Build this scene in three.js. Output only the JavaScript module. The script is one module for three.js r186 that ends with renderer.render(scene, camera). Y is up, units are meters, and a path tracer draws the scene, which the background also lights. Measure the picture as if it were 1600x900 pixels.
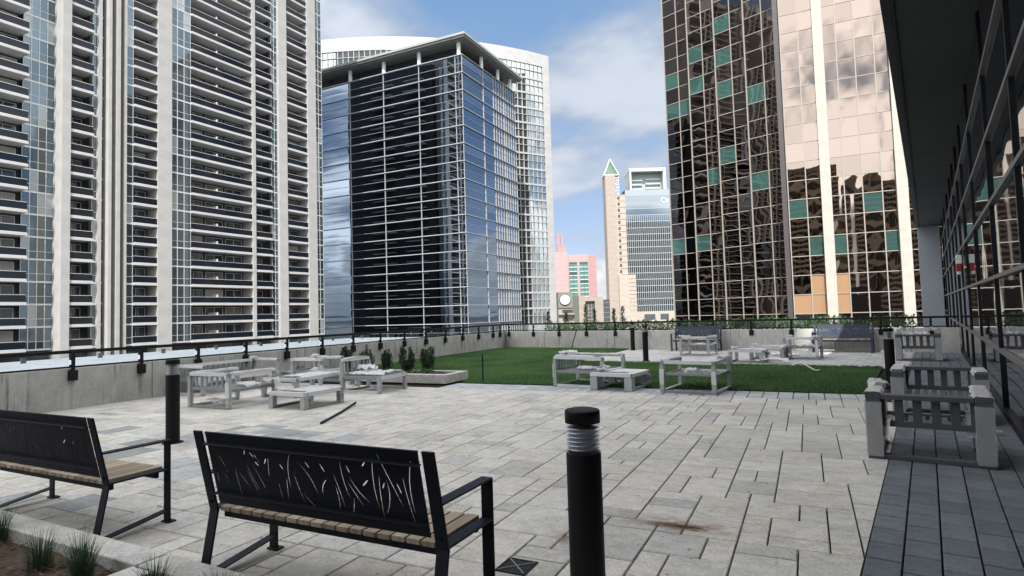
import * as THREE from 'three';
import { mergeGeometries } from 'three/addons/utils/BufferGeometryUtils.js';
import { RoundedBoxGeometry } from 'three/addons/geometries/RoundedBoxGeometry.js';
import { FontLoader } from 'three/addons/loaders/FontLoader.js';
import { TextGeometry } from 'three/addons/geometries/TextGeometry.js';

// ---------------------------------------------------------------- random and noise
let seed = 90210;
const rnd = () => { seed = (seed * 1664525 + 1013904223) >>> 0; return seed / 4294967296; };
const rr = (a, b) => a + (b - a) * rnd();
const clamp = (x, a = 0, b = 1) => Math.min(b, Math.max(a, x));
const smooth = (a, b, x) => { const t = clamp((x - a) / (b - a)); return t * t * (3 - 2 * t); };
const hash2 = (i, j, k) => { let h = (i * 374761393 + j * 668265263 + k * 1442695041) | 0; h = Math.imul(h ^ (h >>> 13), 1274126177); h ^= h >>> 16; return (h >>> 0) / 4294967296; };
function vnoise(x, y, px, py, k) {
  const xi = Math.floor(x), yi = Math.floor(y), fx = x - xi, fy = y - yi;
  const sx = fx * fx * (3 - 2 * fx), sy = fy * fy * (3 - 2 * fy);
  const m = (a, p) => (p ? ((a % p) + p) % p : a);
  const a = hash2(m(xi, px), m(yi, py), k), b = hash2(m(xi + 1, px), m(yi, py), k), c = hash2(m(xi, px), m(yi + 1, py), k), d = hash2(m(xi + 1, px), m(yi + 1, py), k);
  return a + (b - a) * sx + (c - a) * sy + (a - b - c + d) * sx * sy;
}
function fbm(x, y, fx, fy, oct, k) { // tileable on 0..1 with base frequencies fx, fy
  let s = 0, a = 0.5, n = 0;
  for (let o = 0; o < oct; o++) { s += a * vnoise(x * fx, y * fy, fx, fy, k + o * 17); n += a; a *= 0.55; fx *= 2; fy *= 2; }
  return s / n;
}

// ---------------------------------------------------------------- camera, sky, sun, exposure
const scene = new THREE.Scene();
const camera = new THREE.PerspectiveCamera(2 * Math.atan(459 / 940) * 180 / Math.PI, 16 / 9, 0.05, 3000);
{
  const yaw = 26.0303 * Math.PI / 180, pitch = 3.0435 * Math.PI / 180, roll = 1.6783 * Math.PI / 180;
  const F = new THREE.Vector3(-Math.sin(yaw) * Math.cos(pitch), Math.sin(pitch), -Math.cos(yaw) * Math.cos(pitch));
  const R = new THREE.Vector3().crossVectors(F, new THREE.Vector3(0, 1, 0)).normalize();
  const U = new THREE.Vector3().crossVectors(R, F);
  const Rc = R.clone().multiplyScalar(Math.cos(roll)).addScaledVector(U, -Math.sin(roll));
  const Uc = R.clone().multiplyScalar(Math.sin(roll)).addScaledVector(U, Math.cos(roll));
  camera.quaternion.setFromRotationMatrix(new THREE.Matrix4().makeBasis(Rc, Uc, F.clone().negate()));
  camera.position.set(0, 1.6, 0);
  camera.setViewOffset(1600, 918, 0, 18, 1600, 900);
  camera.updateMatrixWorld(); camera.updateProjectionMatrix();
}
const SUN = new THREE.Vector3(0.344, 0, 0.934).normalize().multiplyScalar(Math.cos(52 * Math.PI / 180)); SUN.y = Math.sin(52 * Math.PI / 180);
const EXPOSURE = 2.15;
const CK = [8.8, 19.4, 1.6];
function makeSky() {
  const W = 2048, H = 1024, d = new Float32Array(W * H * 4);
  for (let j = 0; j < H; j++) for (let i = 0; i < W; i++) {
    const th = ((i + 0.5) / W - 0.5) * 2 * Math.PI, la = ((j + 0.5) / H - 0.5) * Math.PI;
    const x = Math.cos(la) * Math.cos(th), z = Math.cos(la) * Math.sin(th), y = Math.sin(la);
    const up = Math.max(y, 0), e = Math.pow(1 - up, 2.2);
    let r = 0.066 + 0.15 * e, g = 0.140 + 0.17 * e, b = 0.265 + 0.19 * e;
    const hz = Math.pow(1 - up, 9); r += 0.20 * hz; g += 0.16 * hz; b += 0.10 * hz;
    // cloud layer: a flat sheet far above, broken by noise
    const q = 1 / (up + 0.16), px = x * q * CK[2] + CK[0], pz = z * q * CK[2] + CK[1];
    let n = 0, a = 0.5, f = 1, nn = 0;
    for (let o = 0; o < 7; o++) { n += a * vnoise(px * f + o * 7.1, pz * f * 1.15 + o * 3.3, 0, 0, 100 + o); nn += a; a *= 0.52; f *= 2.07; }
    n /= nn;
    const sd = x * SUN.x + y * SUN.y + z * SUN.z;
    const glow = 0.30 * Math.exp((sd - 1) * 5) + 0.9 * Math.exp((sd - 1) * 40); r += glow; g += glow * 0.96; b += glow * 0.9;
    const cover = 0.505 - 0.165 * smooth(-0.45, 0.5, sd) - 0.03 * hz;
    let c = smooth(cover - 0.06, cover + 0.20, n);
    // cumulus heap low over the skyline
    const el = la * 180 / Math.PI, az = Math.atan2(x, -z) * 180 / Math.PI;
    let h1 = 0, ha = 0.5, hf = 0.11; for (let o = 0; o < 6; o++) { h1 += ha * (vnoise(az * hf + 5.3 * o + 2.1, el * hf * 1.5 + 1.7 * o, 0, 0, 330 + o) - 0.5); ha *= 0.55; hf *= 2.1; }
    const cum = smooth(-0.25, 0.75, 5.4 + 11 * h1 - el) * (el > -3 ? 1 : 0);
    const lit = 0.64 + 1.75 * smooth(-0.35, 0.95, sd);
    const body = (0.60 + 0.55 * smooth(cover, cover + 0.28, n) * 0.6) * lit;
    c *= 0.70 + 0.25 * smooth(-0.2, 0.5, sd); const wm = smooth(-0.2, 0.7, sd);
    r += ((0.66 + 0.045 * wm) * body - r) * c; g += ((0.68 + 0.01 * wm) * body - g) * c; b += ((0.72 - 0.035 * wm) * body - b) * c;
    const w = cum * 0.9, sh = 0.60 + 0.16 * smooth(0, 2.5, 5.4 + 11 * h1 - el < 2.2 ? 2.2 - (5.4 + 11 * h1 - el) : 0) + 0.18 * (vnoise(az * 0.5, el * 0.9, 0, 0, 360) - 0.5) + 0.1 * (vnoise(az * 1.4, el * 2.2, 0, 0, 361) - 0.5);
    r += (0.60 * sh - r) * w; g += (0.615 * sh - g) * w; b += (0.64 * sh - b) * w;
    if (y < 0) { const k = smooth(0, -0.12, y); r += (0.16 - r) * k; g += (0.16 - g) * k; b += (0.16 - b) * k; }
    const p = (j * W + i) * 4; d[p] = r; d[p + 1] = g; d[p + 2] = b; d[p + 3] = 1;
  }
  const t = new THREE.DataTexture(d, W, H, THREE.RGBAFormat, THREE.FloatType);
  t.mapping = THREE.EquirectangularReflectionMapping; t.minFilter = t.magFilter = THREE.LinearFilter; t.colorSpace = THREE.LinearSRGBColorSpace; t.needsUpdate = true;
  return t;
}
const skyTex = makeSky();
scene.background = skyTex; scene.environment = skyTex;
const sun = new THREE.DirectionalLight(new THREE.Color(1, 0.955, 0.90), 3.5);
sun.position.copy(SUN).multiplyScalar(220).add(new THREE.Vector3(-30, 0, -70)); sun.target.position.set(-30, 0, -70);
sun.castShadow = true; sun.shadow.mapSize.set(4096, 4096); sun.shadow.radius = 1;
Object.assign(sun.shadow.camera, { left: -180, right: 180, top: 180, bottom: -180, near: 1, far: 600 });
scene.add(sun, sun.target);
const renderer = new THREE.WebGLRenderer({ antialias: true });
renderer.setSize(1024, 576); renderer.toneMapping = THREE.LinearToneMapping; renderer.toneMappingExposure = EXPOSURE;
renderer.shadowMap.enabled = true; renderer.shadowMap.type = THREE.PCFSoftShadowMap;

// ---------------------------------------------------------------- textures
const toS = (v) => { v = clamp(v); return Math.round(255 * (v <= 0.0031308 ? 12.92 * v : 1.055 * Math.pow(v, 1 / 2.4) - 0.055)); };
function tex(size, fn, metres, { data = false, h = size } = {}) {
  const a = new Uint8Array(size * h * 4);
  for (let j = 0; j < h; j++) for (let i = 0; i < size; i++) {
    const v = fn(i / size, j / h), p = (j * size + i) * 4;
    for (let k = 0; k < 3; k++) { const q = Array.isArray(v) ? v[k] : v; a[p + k] = data ? Math.round(255 * clamp(q)) : toS(q); }
    a[p + 3] = Array.isArray(v) && v.length > 3 ? Math.round(255 * clamp(v[3])) : 255;
  }
  const t = new THREE.DataTexture(a, size, h, THREE.RGBAFormat);
  t.wrapS = t.wrapT = THREE.RepeatWrapping; t.magFilter = THREE.LinearFilter; t.minFilter = THREE.LinearMipmapLinearFilter; t.generateMipmaps = true;
  if (!data) t.colorSpace = THREE.SRGBColorSpace;
  if (metres) t.repeat.set(1 / metres, 1 / metres);
  t.needsUpdate = true; return t;
}
const speck = (x, y, f, k, lo, hi) => smooth(lo, hi, vnoise(x * f, y * f, f, f, k));
const T = {
  paver: tex(1024, (x, y) => {
    const big = fbm(x, y, 5, 5, 4, 1), fine = fbm(x, y, 180, 180, 2, 9), mid = fbm(x, y, 26, 34, 3, 5);
    const drag = fbm(x, y, 4, 40, 3, 31);
    let v = 0.80 + 0.28 * (big - 0.5) + 0.34 * (fine - 0.5) + 0.30 * (mid - 0.5) + 0.08 * (drag - 0.5);
    v *= 1 - 0.30 * speck(x, y, 300, 12, 0.80, 0.95);
    const w = smooth(0.55, 0.75, fbm(x, y, 6, 6, 4, 77)) * 0.06;
    return [v * (1 + w * 0.2), v * (1 - w * 0.1), v * (1 - w * 1.1)];
  }, 2.4),
  paverBump: tex(512, (x, y) => 0.5 + 0.5 * (fbm(x, y, 120, 120, 3, 19) - 0.5) + 0.4 * (fbm(x, y, 12, 12, 3, 23) - 0.5), 1.2, { data: true }),
  concrete: tex(1024, (x, y) => {
    const big = fbm(x, y, 4, 4, 5, 41), streak = fbm(x, y, 60, 3, 4, 47), fine = fbm(x, y, 150, 150, 2, 49);
    let v = 0.84 + 0.55 * (big - 0.5) + 0.20 * (fine - 0.5) + 0.25 * (fbm(x, y, 22, 14, 4, 44) - 0.5);
    v *= 1 - 0.70 * smooth(0.46, 0.74, streak) * smooth(0.38, 0.6, fbm(x, y, 9, 2, 3, 53));
    return [v, v * 1.0, v * 0.985];
  }, 3.2),
  concreteBump: tex(512, (x, y) => 0.5 + 0.6 * (fbm(x, y, 40, 40, 4, 61) - 0.5) - 0.4 * speck(x, y, 60, 63, 0.86, 0.96), 1.5, { data: true }),
  plain: tex(512, (x, y) => { const v = 0.88 + 0.22 * (fbm(x, y, 5, 5, 5, 71) - 0.5) + 0.08 * (fbm(x, y, 90, 90, 2, 73) - 0.5); return v; }, 6),
  turf: tex(1024, (x, y) => {
    const v = 0.62 + 0.55 * (fbm(x, y, 220, 220, 2, 81) - 0.5) + 0.5 * (fbm(x, y, 7, 7, 4, 83) - 0.5) + 0.25 * (fbm(x, y, 40, 8, 3, 85) - 0.5);
    const yl = 0.5 * (fbm(x, y, 160, 160, 2, 87) - 0.35);
    return [v * (1 + yl), v, v * (0.8 - 0.3 * yl)];
  }, 2.2),
  turfBump: tex(512, (x, y) => fbm(x, y, 180, 180, 2, 91), 1.1, { data: true }),
  wood: tex(512, (x, y) => {
    const w = fbm(x, y, 3, 3, 3, 101) * 2.0, g = fbm((x + w * 0.02) % 1, y, 70, 3, 4, 103), l = fbm(x, y, 9, 2, 3, 105);
    const v = 0.78 + 0.55 * (g - 0.5) + 0.4 * (l - 0.5); return [v, v * 0.98, v * 0.95];
  }, 0.6),
  mulch: tex(512, (x, y) => { const v = 0.6 + 1.1 * (fbm(x, y, 70, 24, 3, 111) - 0.5) + 0.8 * (fbm(x, y, 30, 60, 3, 113) - 0.5); return [v * 1.08, v * 0.97, v * 0.86]; }, 0.9),
  mulchBump: tex(512, (x, y) => 0.5 * fbm(x, y, 70, 24, 3, 111) + 0.5 * fbm(x, y, 30, 60, 3, 113), 0.9, { data: true }),
  scuff: tex(512, (x, y) => 0.52 + 0.16 * (fbm(x, y, 8, 8, 5, 121) - 0.5) + 0.2 * (fbm(x, y, 60, 60, 3, 123) - 0.5), 0.8, { data: true }),
  film: tex(512, (x, y) => { const r = Math.abs(fbm(x, y, 7, 5, 4, 131) - 0.5) * 2, s = Math.abs(fbm(x, y, 16, 20, 3, 135) - 0.5) * 2; return 0.5 + 0.5 * Math.pow(1 - r, 6) - 0.35 * Math.pow(1 - s, 6); }, 0.7, { data: true }),
  wave: tex(256, (x, y) => 0.5 + 0.9 * (fbm(x, y, 3, 3, 3, 141) - 0.5), 7, { data: true }),
  rust: tex(512, (x, y) => {
    const n = fbm(x, y, 5, 9, 5, 151), m = fbm(x, y, 24, 30, 4, 157);
    const dx = (x - 0.5) / 0.46, dy = (y - 0.5 + 0.10 * (n - 0.5)) / (0.16 + 0.22 * n);
    const core = Math.exp(-(((x - 0.52) / 0.10) ** 2) - ((y - 0.47 + 0.3 * (m - 0.5)) / 0.06) ** 2) * smooth(0.35, 0.6, m + 0.1);
    const halo = Math.exp(-dx * dx * 2.2 - dy * dy * 2.0) * smooth(0.30, 0.62, 0.6 * n + 0.4 * m);
    const k = clamp(core * 1.5);
    return [0.20 - 0.16 * k, 0.105 - 0.09 * k, 0.035 - 0.025 * k, clamp(0.60 * halo + core)];
  }),
};
T.rust.wrapS = T.rust.wrapT = THREE.ClampToEdgeWrapping;

// ---------------------------------------------------------------- materials
const C = (r, g, b) => new THREE.Color().setRGB(r, g, b);
const M = (r, g, b, o = {}) => new THREE.MeshStandardMaterial({ color: C(r, g, b), roughness: 0.8, metalness: 0, ...o });
const P = (r, g, b, o = {}) => new THREE.MeshPhysicalMaterial({ color: C(r, g, b), roughness: 0.5, metalness: 0, ...o });
const pav = (r, g, b) => M(r, g, b, { map: T.paver, bumpMap: T.paverBump, bumpScale: 0.0025, roughness: 0.86 });
const MT = {
  pavers: [pav(0.54, 0.53, 0.495), pav(0.50, 0.49, 0.46), pav(0.565, 0.55, 0.51), pav(0.44, 0.435, 0.415), pav(0.52, 0.51, 0.485), pav(0.53, 0.51, 0.465)],
  shadedBluePavers: [pav(0.118, 0.138, 0.154), pav(0.138, 0.158, 0.174), pav(0.102, 0.122, 0.138)],  // own blue grey, with the shade beside the building darkened in
  edgePavers: [pav(0.33, 0.36, 0.37), pav(0.40, 0.42, 0.425), pav(0.28, 0.305, 0.32)],
  pale: pav(0.58, 0.59, 0.585),
  patio: [pav(0.47, 0.47, 0.47), pav(0.52, 0.515, 0.51), pav(0.44, 0.445, 0.45)],
  bed: P(0.022, 0.021, 0.020, { roughness: 1, specularIntensity: 0.2 }),
  concrete: M(0.40, 0.41, 0.395, { map: T.concrete, bumpMap: T.concreteBump, bumpScale: 0.004, roughness: 0.9 }),
  farConcrete: M(0.55, 0.545, 0.52, { map: T.concrete, bumpMap: T.concreteBump, bumpScale: 0.003, roughness: 0.9 }),
  kerb: M(0.55, 0.55, 0.53, { map: T.paver, bumpMap: T.concreteBump, bumpScale: 0.003, roughness: 0.9 }),
  turf: M(0.062, 0.132, 0.050, { map: T.turf, bumpMap: T.turfBump, bumpScale: 0.02, roughness: 1 }),
  mulch: M(0.085, 0.062, 0.047, { map: T.mulch, bumpMap: T.mulchBump, bumpScale: 0.03, roughness: 1 }),
  steel: P(0.0075, 0.0095, 0.0165, { roughness: 0.95, roughnessMap: T.scuff, specularIntensity: 0.38 }),
  navy: P(0.045, 0.058, 0.085, { roughness: 0.7, specularIntensity: 0.5 }),  // lit copy of the bench paint; steel is the shaded copy
  steelDark: P(0.0085, 0.009, 0.0105, { roughness: 0.55, specularIntensity: 0.35 }),
  wood: [M(0.40, 0.33, 0.25, { map: T.wood, roughness: 0.75 }), M(0.33, 0.26, 0.19, { map: T.wood, roughness: 0.75 }), M(0.45, 0.38, 0.30, { map: T.wood, roughness: 0.75 }), M(0.28, 0.23, 0.18, { map: T.wood, roughness: 0.75 })],
  lens: P(0.95, 0.97, 0.98, { transmission: 1, thickness: 0, roughness: 0.04, ior: 1.45 }),
  louver: M(0.62, 0.64, 0.67, { metalness: 0.85, roughness: 0.35 }),
  frameGrey: M(0.20, 0.215, 0.22, { roughness: 0.5 }),
  wrapTight: P(0.70, 0.72, 0.73, { transmission: 0.12, thickness: 0, roughness: 0.28, bumpMap: T.film, bumpScale: 0.006, side: THREE.DoubleSide }),
  shadedFrame: M(0.058, 0.063, 0.074, { roughness: 0.6 }),  // chair frames by the glass wall, its shade put into the colour
  wrap: P(0.80, 0.81, 0.82, { transmission: 0.42, thickness: 0, roughness: 0.3, bumpMap: T.film, bumpScale: 0.012, side: THREE.DoubleSide }),
  film: P(0.90, 0.92, 0.93, { transmission: 0.74, thickness: 0, roughness: 0.2, bumpMap: T.film, bumpScale: 0.004, side: THREE.DoubleSide }),
  guardGlass: P(0.90, 0.93, 0.93, { transmission: 1, thickness: 0, roughness: 0.03, ior: 1.5, side: THREE.DoubleSide }),
  clip: M(0.30, 0.34, 0.35, { metalness: 0.6, roughness: 0.45 }),
  roofWhite: M(0.25, 0.27, 0.305, { map: T.plain, roughness: 0.9 }),
  ground: M(0.12, 0.12, 0.115, { map: T.plain, roughness: 1 }),
  white: M(0.80, 0.80, 0.78, { map: T.plain, roughness: 0.7 }),
};
// ---------------------------------------------------------------- helpers
const names = {};
const numbered = (n) => { const k = (names[n] = (names[n] ?? -1) + 1); return k ? `${n}_${String(k).padStart(3, '0')}` : n; };
function tag(o, label, category, group, kind) { Object.assign(o.userData, { label, category }); if (group) o.userData.group = group; if (kind) o.userData.kind = kind; return o; }
function thing(name, label, category, pos = [0, 0, 0], turn = 0, group) {
  const o = new THREE.Group(); o.name = numbered(name); o.position.set(...pos); o.rotation.y = turn; scene.add(o); return tag(o, label, category, group);
}
function structure(name, label, geo, mat, category) {
  const o = geo ? new THREE.Mesh(geo, mat) : new THREE.Group(); o.name = numbered(name); o.userData.kind = 'structure'; if (label) o.userData.label = label; if (category) o.userData.category = category; scene.add(o); return o;
}
function part(parent, name, geo, mat, label) { const m = new THREE.Mesh(Array.isArray(geo) ? merge(geo) : geo, mat); m.name = name; if (label) m.userData.label = label; parent.add(m); return m; }
const merge = (l) => (l.length === 1 ? l[0] : mergeGeometries(l.map((g) => (g.index ? g.toNonIndexed() : g)).map((g) => { for (const k of Object.keys(g.attributes)) if (!['position', 'normal', 'uv', 'color'].includes(k)) g.deleteAttribute(k); return g; })));
function uvMetres(g, w, h, d, off) { // a box's faces: px nx (d,h), py ny (w,d), pz nz (w,h)
  const uv = g.attributes.uv, s = [[d, h], [d, h], [w, d], [w, d], [w, h], [w, h]], ox = off ? rnd() * 7 : 0, oy = off ? rnd() * 7 : 0;
  for (let f = 0; f < 6; f++) for (let k = 0; k < 4; k++) uv.setXY(f * 4 + k, uv.getX(f * 4 + k) * s[f][0] + ox, uv.getY(f * 4 + k) * s[f][1] + oy);
  return g;
}
function bx(cx, cy, cz, w, h, d, ry = 0, rx = 0, rz = 0, off = true) {
  const g = uvMetres(new THREE.BoxGeometry(w, h, d), w, h, d, off);
  if (rz) g.rotateZ(rz); if (rx) g.rotateX(rx); if (ry) g.rotateY(ry);
  return g.translate(cx, cy, cz);
}
const span = (x0, x1, y0, y1, z0, z1) => bx((x0 + x1) / 2, (y0 + y1) / 2, (z0 + z1) / 2, Math.abs(x1 - x0), Math.abs(y1 - y0), Math.abs(z1 - z0));
function rb(cx, cy, cz, w, h, d, r = 0.008, seg = 2) { const g = new RoundedBoxGeometry(w, h, d, seg, Math.min(r, w / 2.1, h / 2.1, d / 2.1)); const p = g.attributes.position, n = g.attributes.normal, uv = g.attributes.uv; for (let i = 0; i < p.count; i++) { const ax = Math.abs(n.getX(i)), ay = Math.abs(n.getY(i)); if (ay > 0.6) uv.setXY(i, p.getX(i), p.getZ(i)); else if (ax > 0.6) uv.setXY(i, p.getZ(i), p.getY(i)); else uv.setXY(i, p.getX(i), p.getY(i)); } return g.translate(cx, cy, cz); }
function bar(a, b, w, t, r = 0.003) { // flat bar from a to b in the y-z plane, w across x, t thick
  const dy = b[1] - a[1], dz = b[2] - a[2], L = Math.hypot(dy, dz), g = rb(0, 0, 0, w, t, L, r, 1);
  g.rotateX(-Math.atan2(dy, dz)); return g.translate((a[0] + b[0]) / 2, (a[1] + b[1]) / 2, (a[2] + b[2]) / 2);
}
function cyl(x, y, z, r0, r1, h, seg = 24) { return new THREE.CylinderGeometry(r1, r0, h, seg).translate(x, y + h / 2, z); }
function tubeAlong(pts, r, seg = 24, rs = 6) { return new THREE.TubeGeometry(new THREE.CatmullRomCurve3(pts.map((p) => new THREE.Vector3(...p))), seg, r, rs, false); }
function clipHalf(poly, nx, nz, c) { // keep points with nx*x+nz*z <= c
  const out = [];
  for (let i = 0; i < poly.length; i++) {
    const a = poly[i], b = poly[(i + 1) % poly.length], da = nx * a[0] + nz * a[1] - c, db = nx * b[0] + nz * b[1] - c;
    if (da <= 0) out.push(a);
    if ((da < 0 && db > 0) || (da > 0 && db < 0)) { const t = da / (da - db); out.push([a[0] + (b[0] - a[0]) * t, a[1] + (b[1] - a[1]) * t]); }
  }
  return out;
}
const area = (p) => { let s = 0; for (let i = 0; i < p.length; i++) { const a = p[i], b = p[(i + 1) % p.length]; s += a[0] * b[1] - b[0] * a[1]; } return s / 2; };
// A paving stone from a convex outline (x, z): flat top, chamfered arris, sides down to -h. Origin as given.
function stone(poly, top, h = 0.05, ch = 0.004, uo = 0, vo = 0, tilt = [0, 0]) {
  const p = area(poly) > 0 ? poly.slice().reverse() : poly.slice(), n = p.length; // clockwise seen from +z => up normal
  let cx = 0, cz = 0; for (const q of p) { cx += q[0] / n; cz += q[1] / n; }
  const inn = p.map(([x, z]) => { const dx = x - cx, dz = z - cz, l = Math.hypot(dx, dz) || 1; return [x - dx / l * ch * 1.4, z - dz / l * ch * 1.4]; });
  const Y = (x, z, y) => y + tilt[0] * (x - cx) + tilt[1] * (z - cz);
  const pos = [], uv = [], push = (x, y, z) => { pos.push(x, y, z); uv.push(x + uo, z + vo); };
  for (let i = 1; i < n - 1; i++) for (const q of [inn[0], inn[i], inn[i + 1]]) push(q[0], Y(q[0], q[1], top), q[1]);
  for (let i = 0; i < n; i++) {
    const a = inn[i], b = inn[(i + 1) % n], c = p[i], d = p[(i + 1) % n];
    const A = [a[0], Y(a[0], a[1], top), a[1]], B = [b[0], Y(b[0], b[1], top), b[1]], Cc = [c[0], Y(c[0], c[1], top - ch), c[1]], D = [d[0], Y(d[0], d[1], top - ch), d[1]];
    const E = [c[0], top - h, c[1]], G = [d[0], top - h, d[1]];
    for (const q of [A, Cc, B, B, Cc, D, Cc, E, D, D, E, G]) push(...q);
  }
  const g = new THREE.BufferGeometry(); g.setAttribute('position', new THREE.Float32BufferAttribute(pos, 3)); g.setAttribute('uv', new THREE.Float32BufferAttribute(uv, 2)); g.computeVertexNormals(); return g;
}
// building axes: the glass building and the far wall stand 8.5 degrees off the paving grid
const AB = 8.5 * Math.PI / 180, cB = Math.cos(AB), sB = Math.sin(AB);
const pB = (n, s) => [cB * n + sB * s, sB * n - cB * s];           // (n, s) -> (x, z)
const nOf = (x, z) => cB * x + sB * z, sOf = (x, z) => sB * x - cB * z;
const atB = (n, s, y = 0) => { const [x, z] = pB(n, s); return [x, y, z]; };
const TURN_B = -AB;                                                   // local x along n, local z towards -s

// ---------------------------------------------------------------- ground, podium and roofs
structure('ground', 'grey city ground far below the terrace', new THREE.PlaneGeometry(3000, 3000).rotateX(-Math.PI / 2).translate(0, -20, 0), MT.ground);
structure('podium', 'concrete podium under the terrace', merge([span(-13.36, 16, -20, -0.36, -34, 12)]), MT.ground);
structure('lower_roof', 'pale roof beyond the parapet', merge([span(-52, -13.37, -20, -0.8, -60, 6), span(-13.36, 9, -20, -0.45, -62, -34.01)]), MT.roofWhite);
{ // bedding under the paving
  const sh = new THREE.Shape(); for (const [i, q] of [[-13.1, 4], [-13.1, -26], pB(-16.9, 23.6), pB(0.86, 23.6), pB(0.86, -5), [-2, 4]].entries()) i ? sh.lineTo(q[0], -q[1]) : sh.moveTo(q[0], -q[1]);
  const g = new THREE.ExtrudeGeometry(sh, { depth: 0.3, bevelEnabled: false }).rotateX(-Math.PI / 2).translate(0, -0.333, 0);
  structure('paving_bed', 'dark bedding sand in the paving joints', g, MT.bed);
}
// ---------------------------------------------------------------- main paving: ashlar slabs on the terrace grid
const inView = (x, z, top = 0) => { const v = new THREE.Vector3(x, top, z).project(camera); return v.z < 1 && Math.abs(v.x) < 1.03 && Math.abs(v.y) < 1.05 && (x * -0.438 + z * -0.899) > 0.5; };
const occupied = (x, z) => false;
{
  const paving = structure('terrace_paving', 'light grey ashlar slabs paving the terrace');
  const gx = 0.19, gz = 0.196, x0 = -13.05, z0 = -11.5, nx = 75, nz = 50, used = new Uint8Array(nx * nz), list = [];
  const kinds = [[2, 3, 0.22], [2, 2, 0.20], [2, 1, 0.16], [3, 2, 0.12], [1, 1, 0.10], [1, 2, 0.08], [3, 3, 0.05], [3, 1, 0.07]];
  for (let j = 0; j < nz; j++) for (let i = 0; i < nx; i++) {
    if (used[j * nx + i]) continue;
    let best = null;
    for (let tries = 0; tries < 14 && !best; tries++) {
      let t = rnd(), k = 0; while (k < kinds.length - 1 && (t -= kinds[k][2]) > 0) k++;
      const [a, b] = kinds[k]; if (i + a > nx || j + b > nz) continue;
      let ok = true; for (let q = 0; q < b && ok; q++) for (let p = 0; p < a; p++) if (used[(j + q) * nx + i + p]) { ok = false; break; }
      if (ok) best = [a, b];
    }
    best ??= [1, 1];
    for (let q = 0; q < best[1]; q++) for (let p = 0; p < best[0]; p++) used[(j + q) * nx + i + p] = 1;
    list.push([x0 + i * gx, z0 + j * gz, best[0], best[1]]);
  }
  const J = 0.0050, JZ = 0.0056, geos = {}, rest = new Map(); let shown = [];
  for (const [x, z, a, b] of list) {
    const w = a * gx, d = b * gz, cx = x + w / 2, cz = z + d / 2;
    if (nOf(cx - 0.4, cz) > -0.41) continue;
    const mix = vnoise(cx * 0.8, cz * 0.8, 0, 0, 501);
    const bluish = (smooth(-5.2, -6.4, cx) * smooth(-7.4, -6.4, cz) * smooth(-3.0, -4.2, -Math.abs(cx + 7.3) + 0 * cz - 0.6) > 0 || (cx < -5.6 && cz > -7.0)) && rnd() < (cz > -6.7 ? 0.42 : 0.2) * smooth(0.25, 0.6, mix + 0.1);
    const mat = bluish ? (rnd() < 0.2 ? MT.pale : MT.edgePavers[Math.floor(rnd() * 3)]) : MT.pavers[Math.floor(rnd() * MT.pavers.length)];
    let poly = [[cx - w / 2 + J, cz - d / 2 + JZ], [cx + w / 2 - J, cz - d / 2 + JZ], [cx + w / 2 - J, cz + d / 2 - JZ], [cx - w / 2 + J, cz + d / 2 - JZ]];
    poly = clipHalf(poly, cB, sB, -0.414);
    if (poly.length < 3 || Math.abs(area(poly)) < 0.003) continue;
    const cut = Math.abs(Math.abs(area(poly)) - (w - 2 * J) * (d - 2 * JZ)) > 1e-5;
    const dist = Math.hypot(cx, cz);
    list.out ??= []; list.out.push({ cx, cz, w, d, a, b, poly, cut, mat, size: inView(cx, cz) ? w * d / (dist * dist * dist) : 0 });
  }
  const sorted = list.out.sort((p, q) => q.size - p.size);
  sorted.forEach((s, i) => {
    const y = rr(-0.0012, 0.0012), tilt = [rr(-0.004, 0.004), rr(-0.004, 0.004)];
    if (i < 300 && s.size > 0) {
      let g;
      if (s.cut) g = stone(s.poly.map(([x, z]) => [x - s.cx, z - s.cz]), 0, 0.05, 0.004, rr(0, 9), rr(0, 9));
      else { const key = `${s.a}_${s.b}_${Math.floor(rnd() * 5)}`; const w = s.w / 2 - J, d = s.d / 2 - JZ; g = geos[key] ??= stone([[-w, -d], [w, -d], [w, d], [-w, d]], 0, 0.05, 0.006, rr(0, 9), rr(0, 9)); }
      const m = part(paving, 'paver', g, s.mat); m.position.set(s.cx, y, s.cz); m.rotation.set(tilt[1], 0, tilt[0]);
    } else { if (!rest.has(s.mat)) rest.set(s.mat, []); rest.get(s.mat).push(stone(s.poly, y, 0.05, 0.004, rr(0, 9), rr(0, 9), tilt)); }
  });
  for (const [mat, l] of rest) part(paving, 'far_pavers', l, mat).userData.kind = 'stuff';
}
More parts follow.
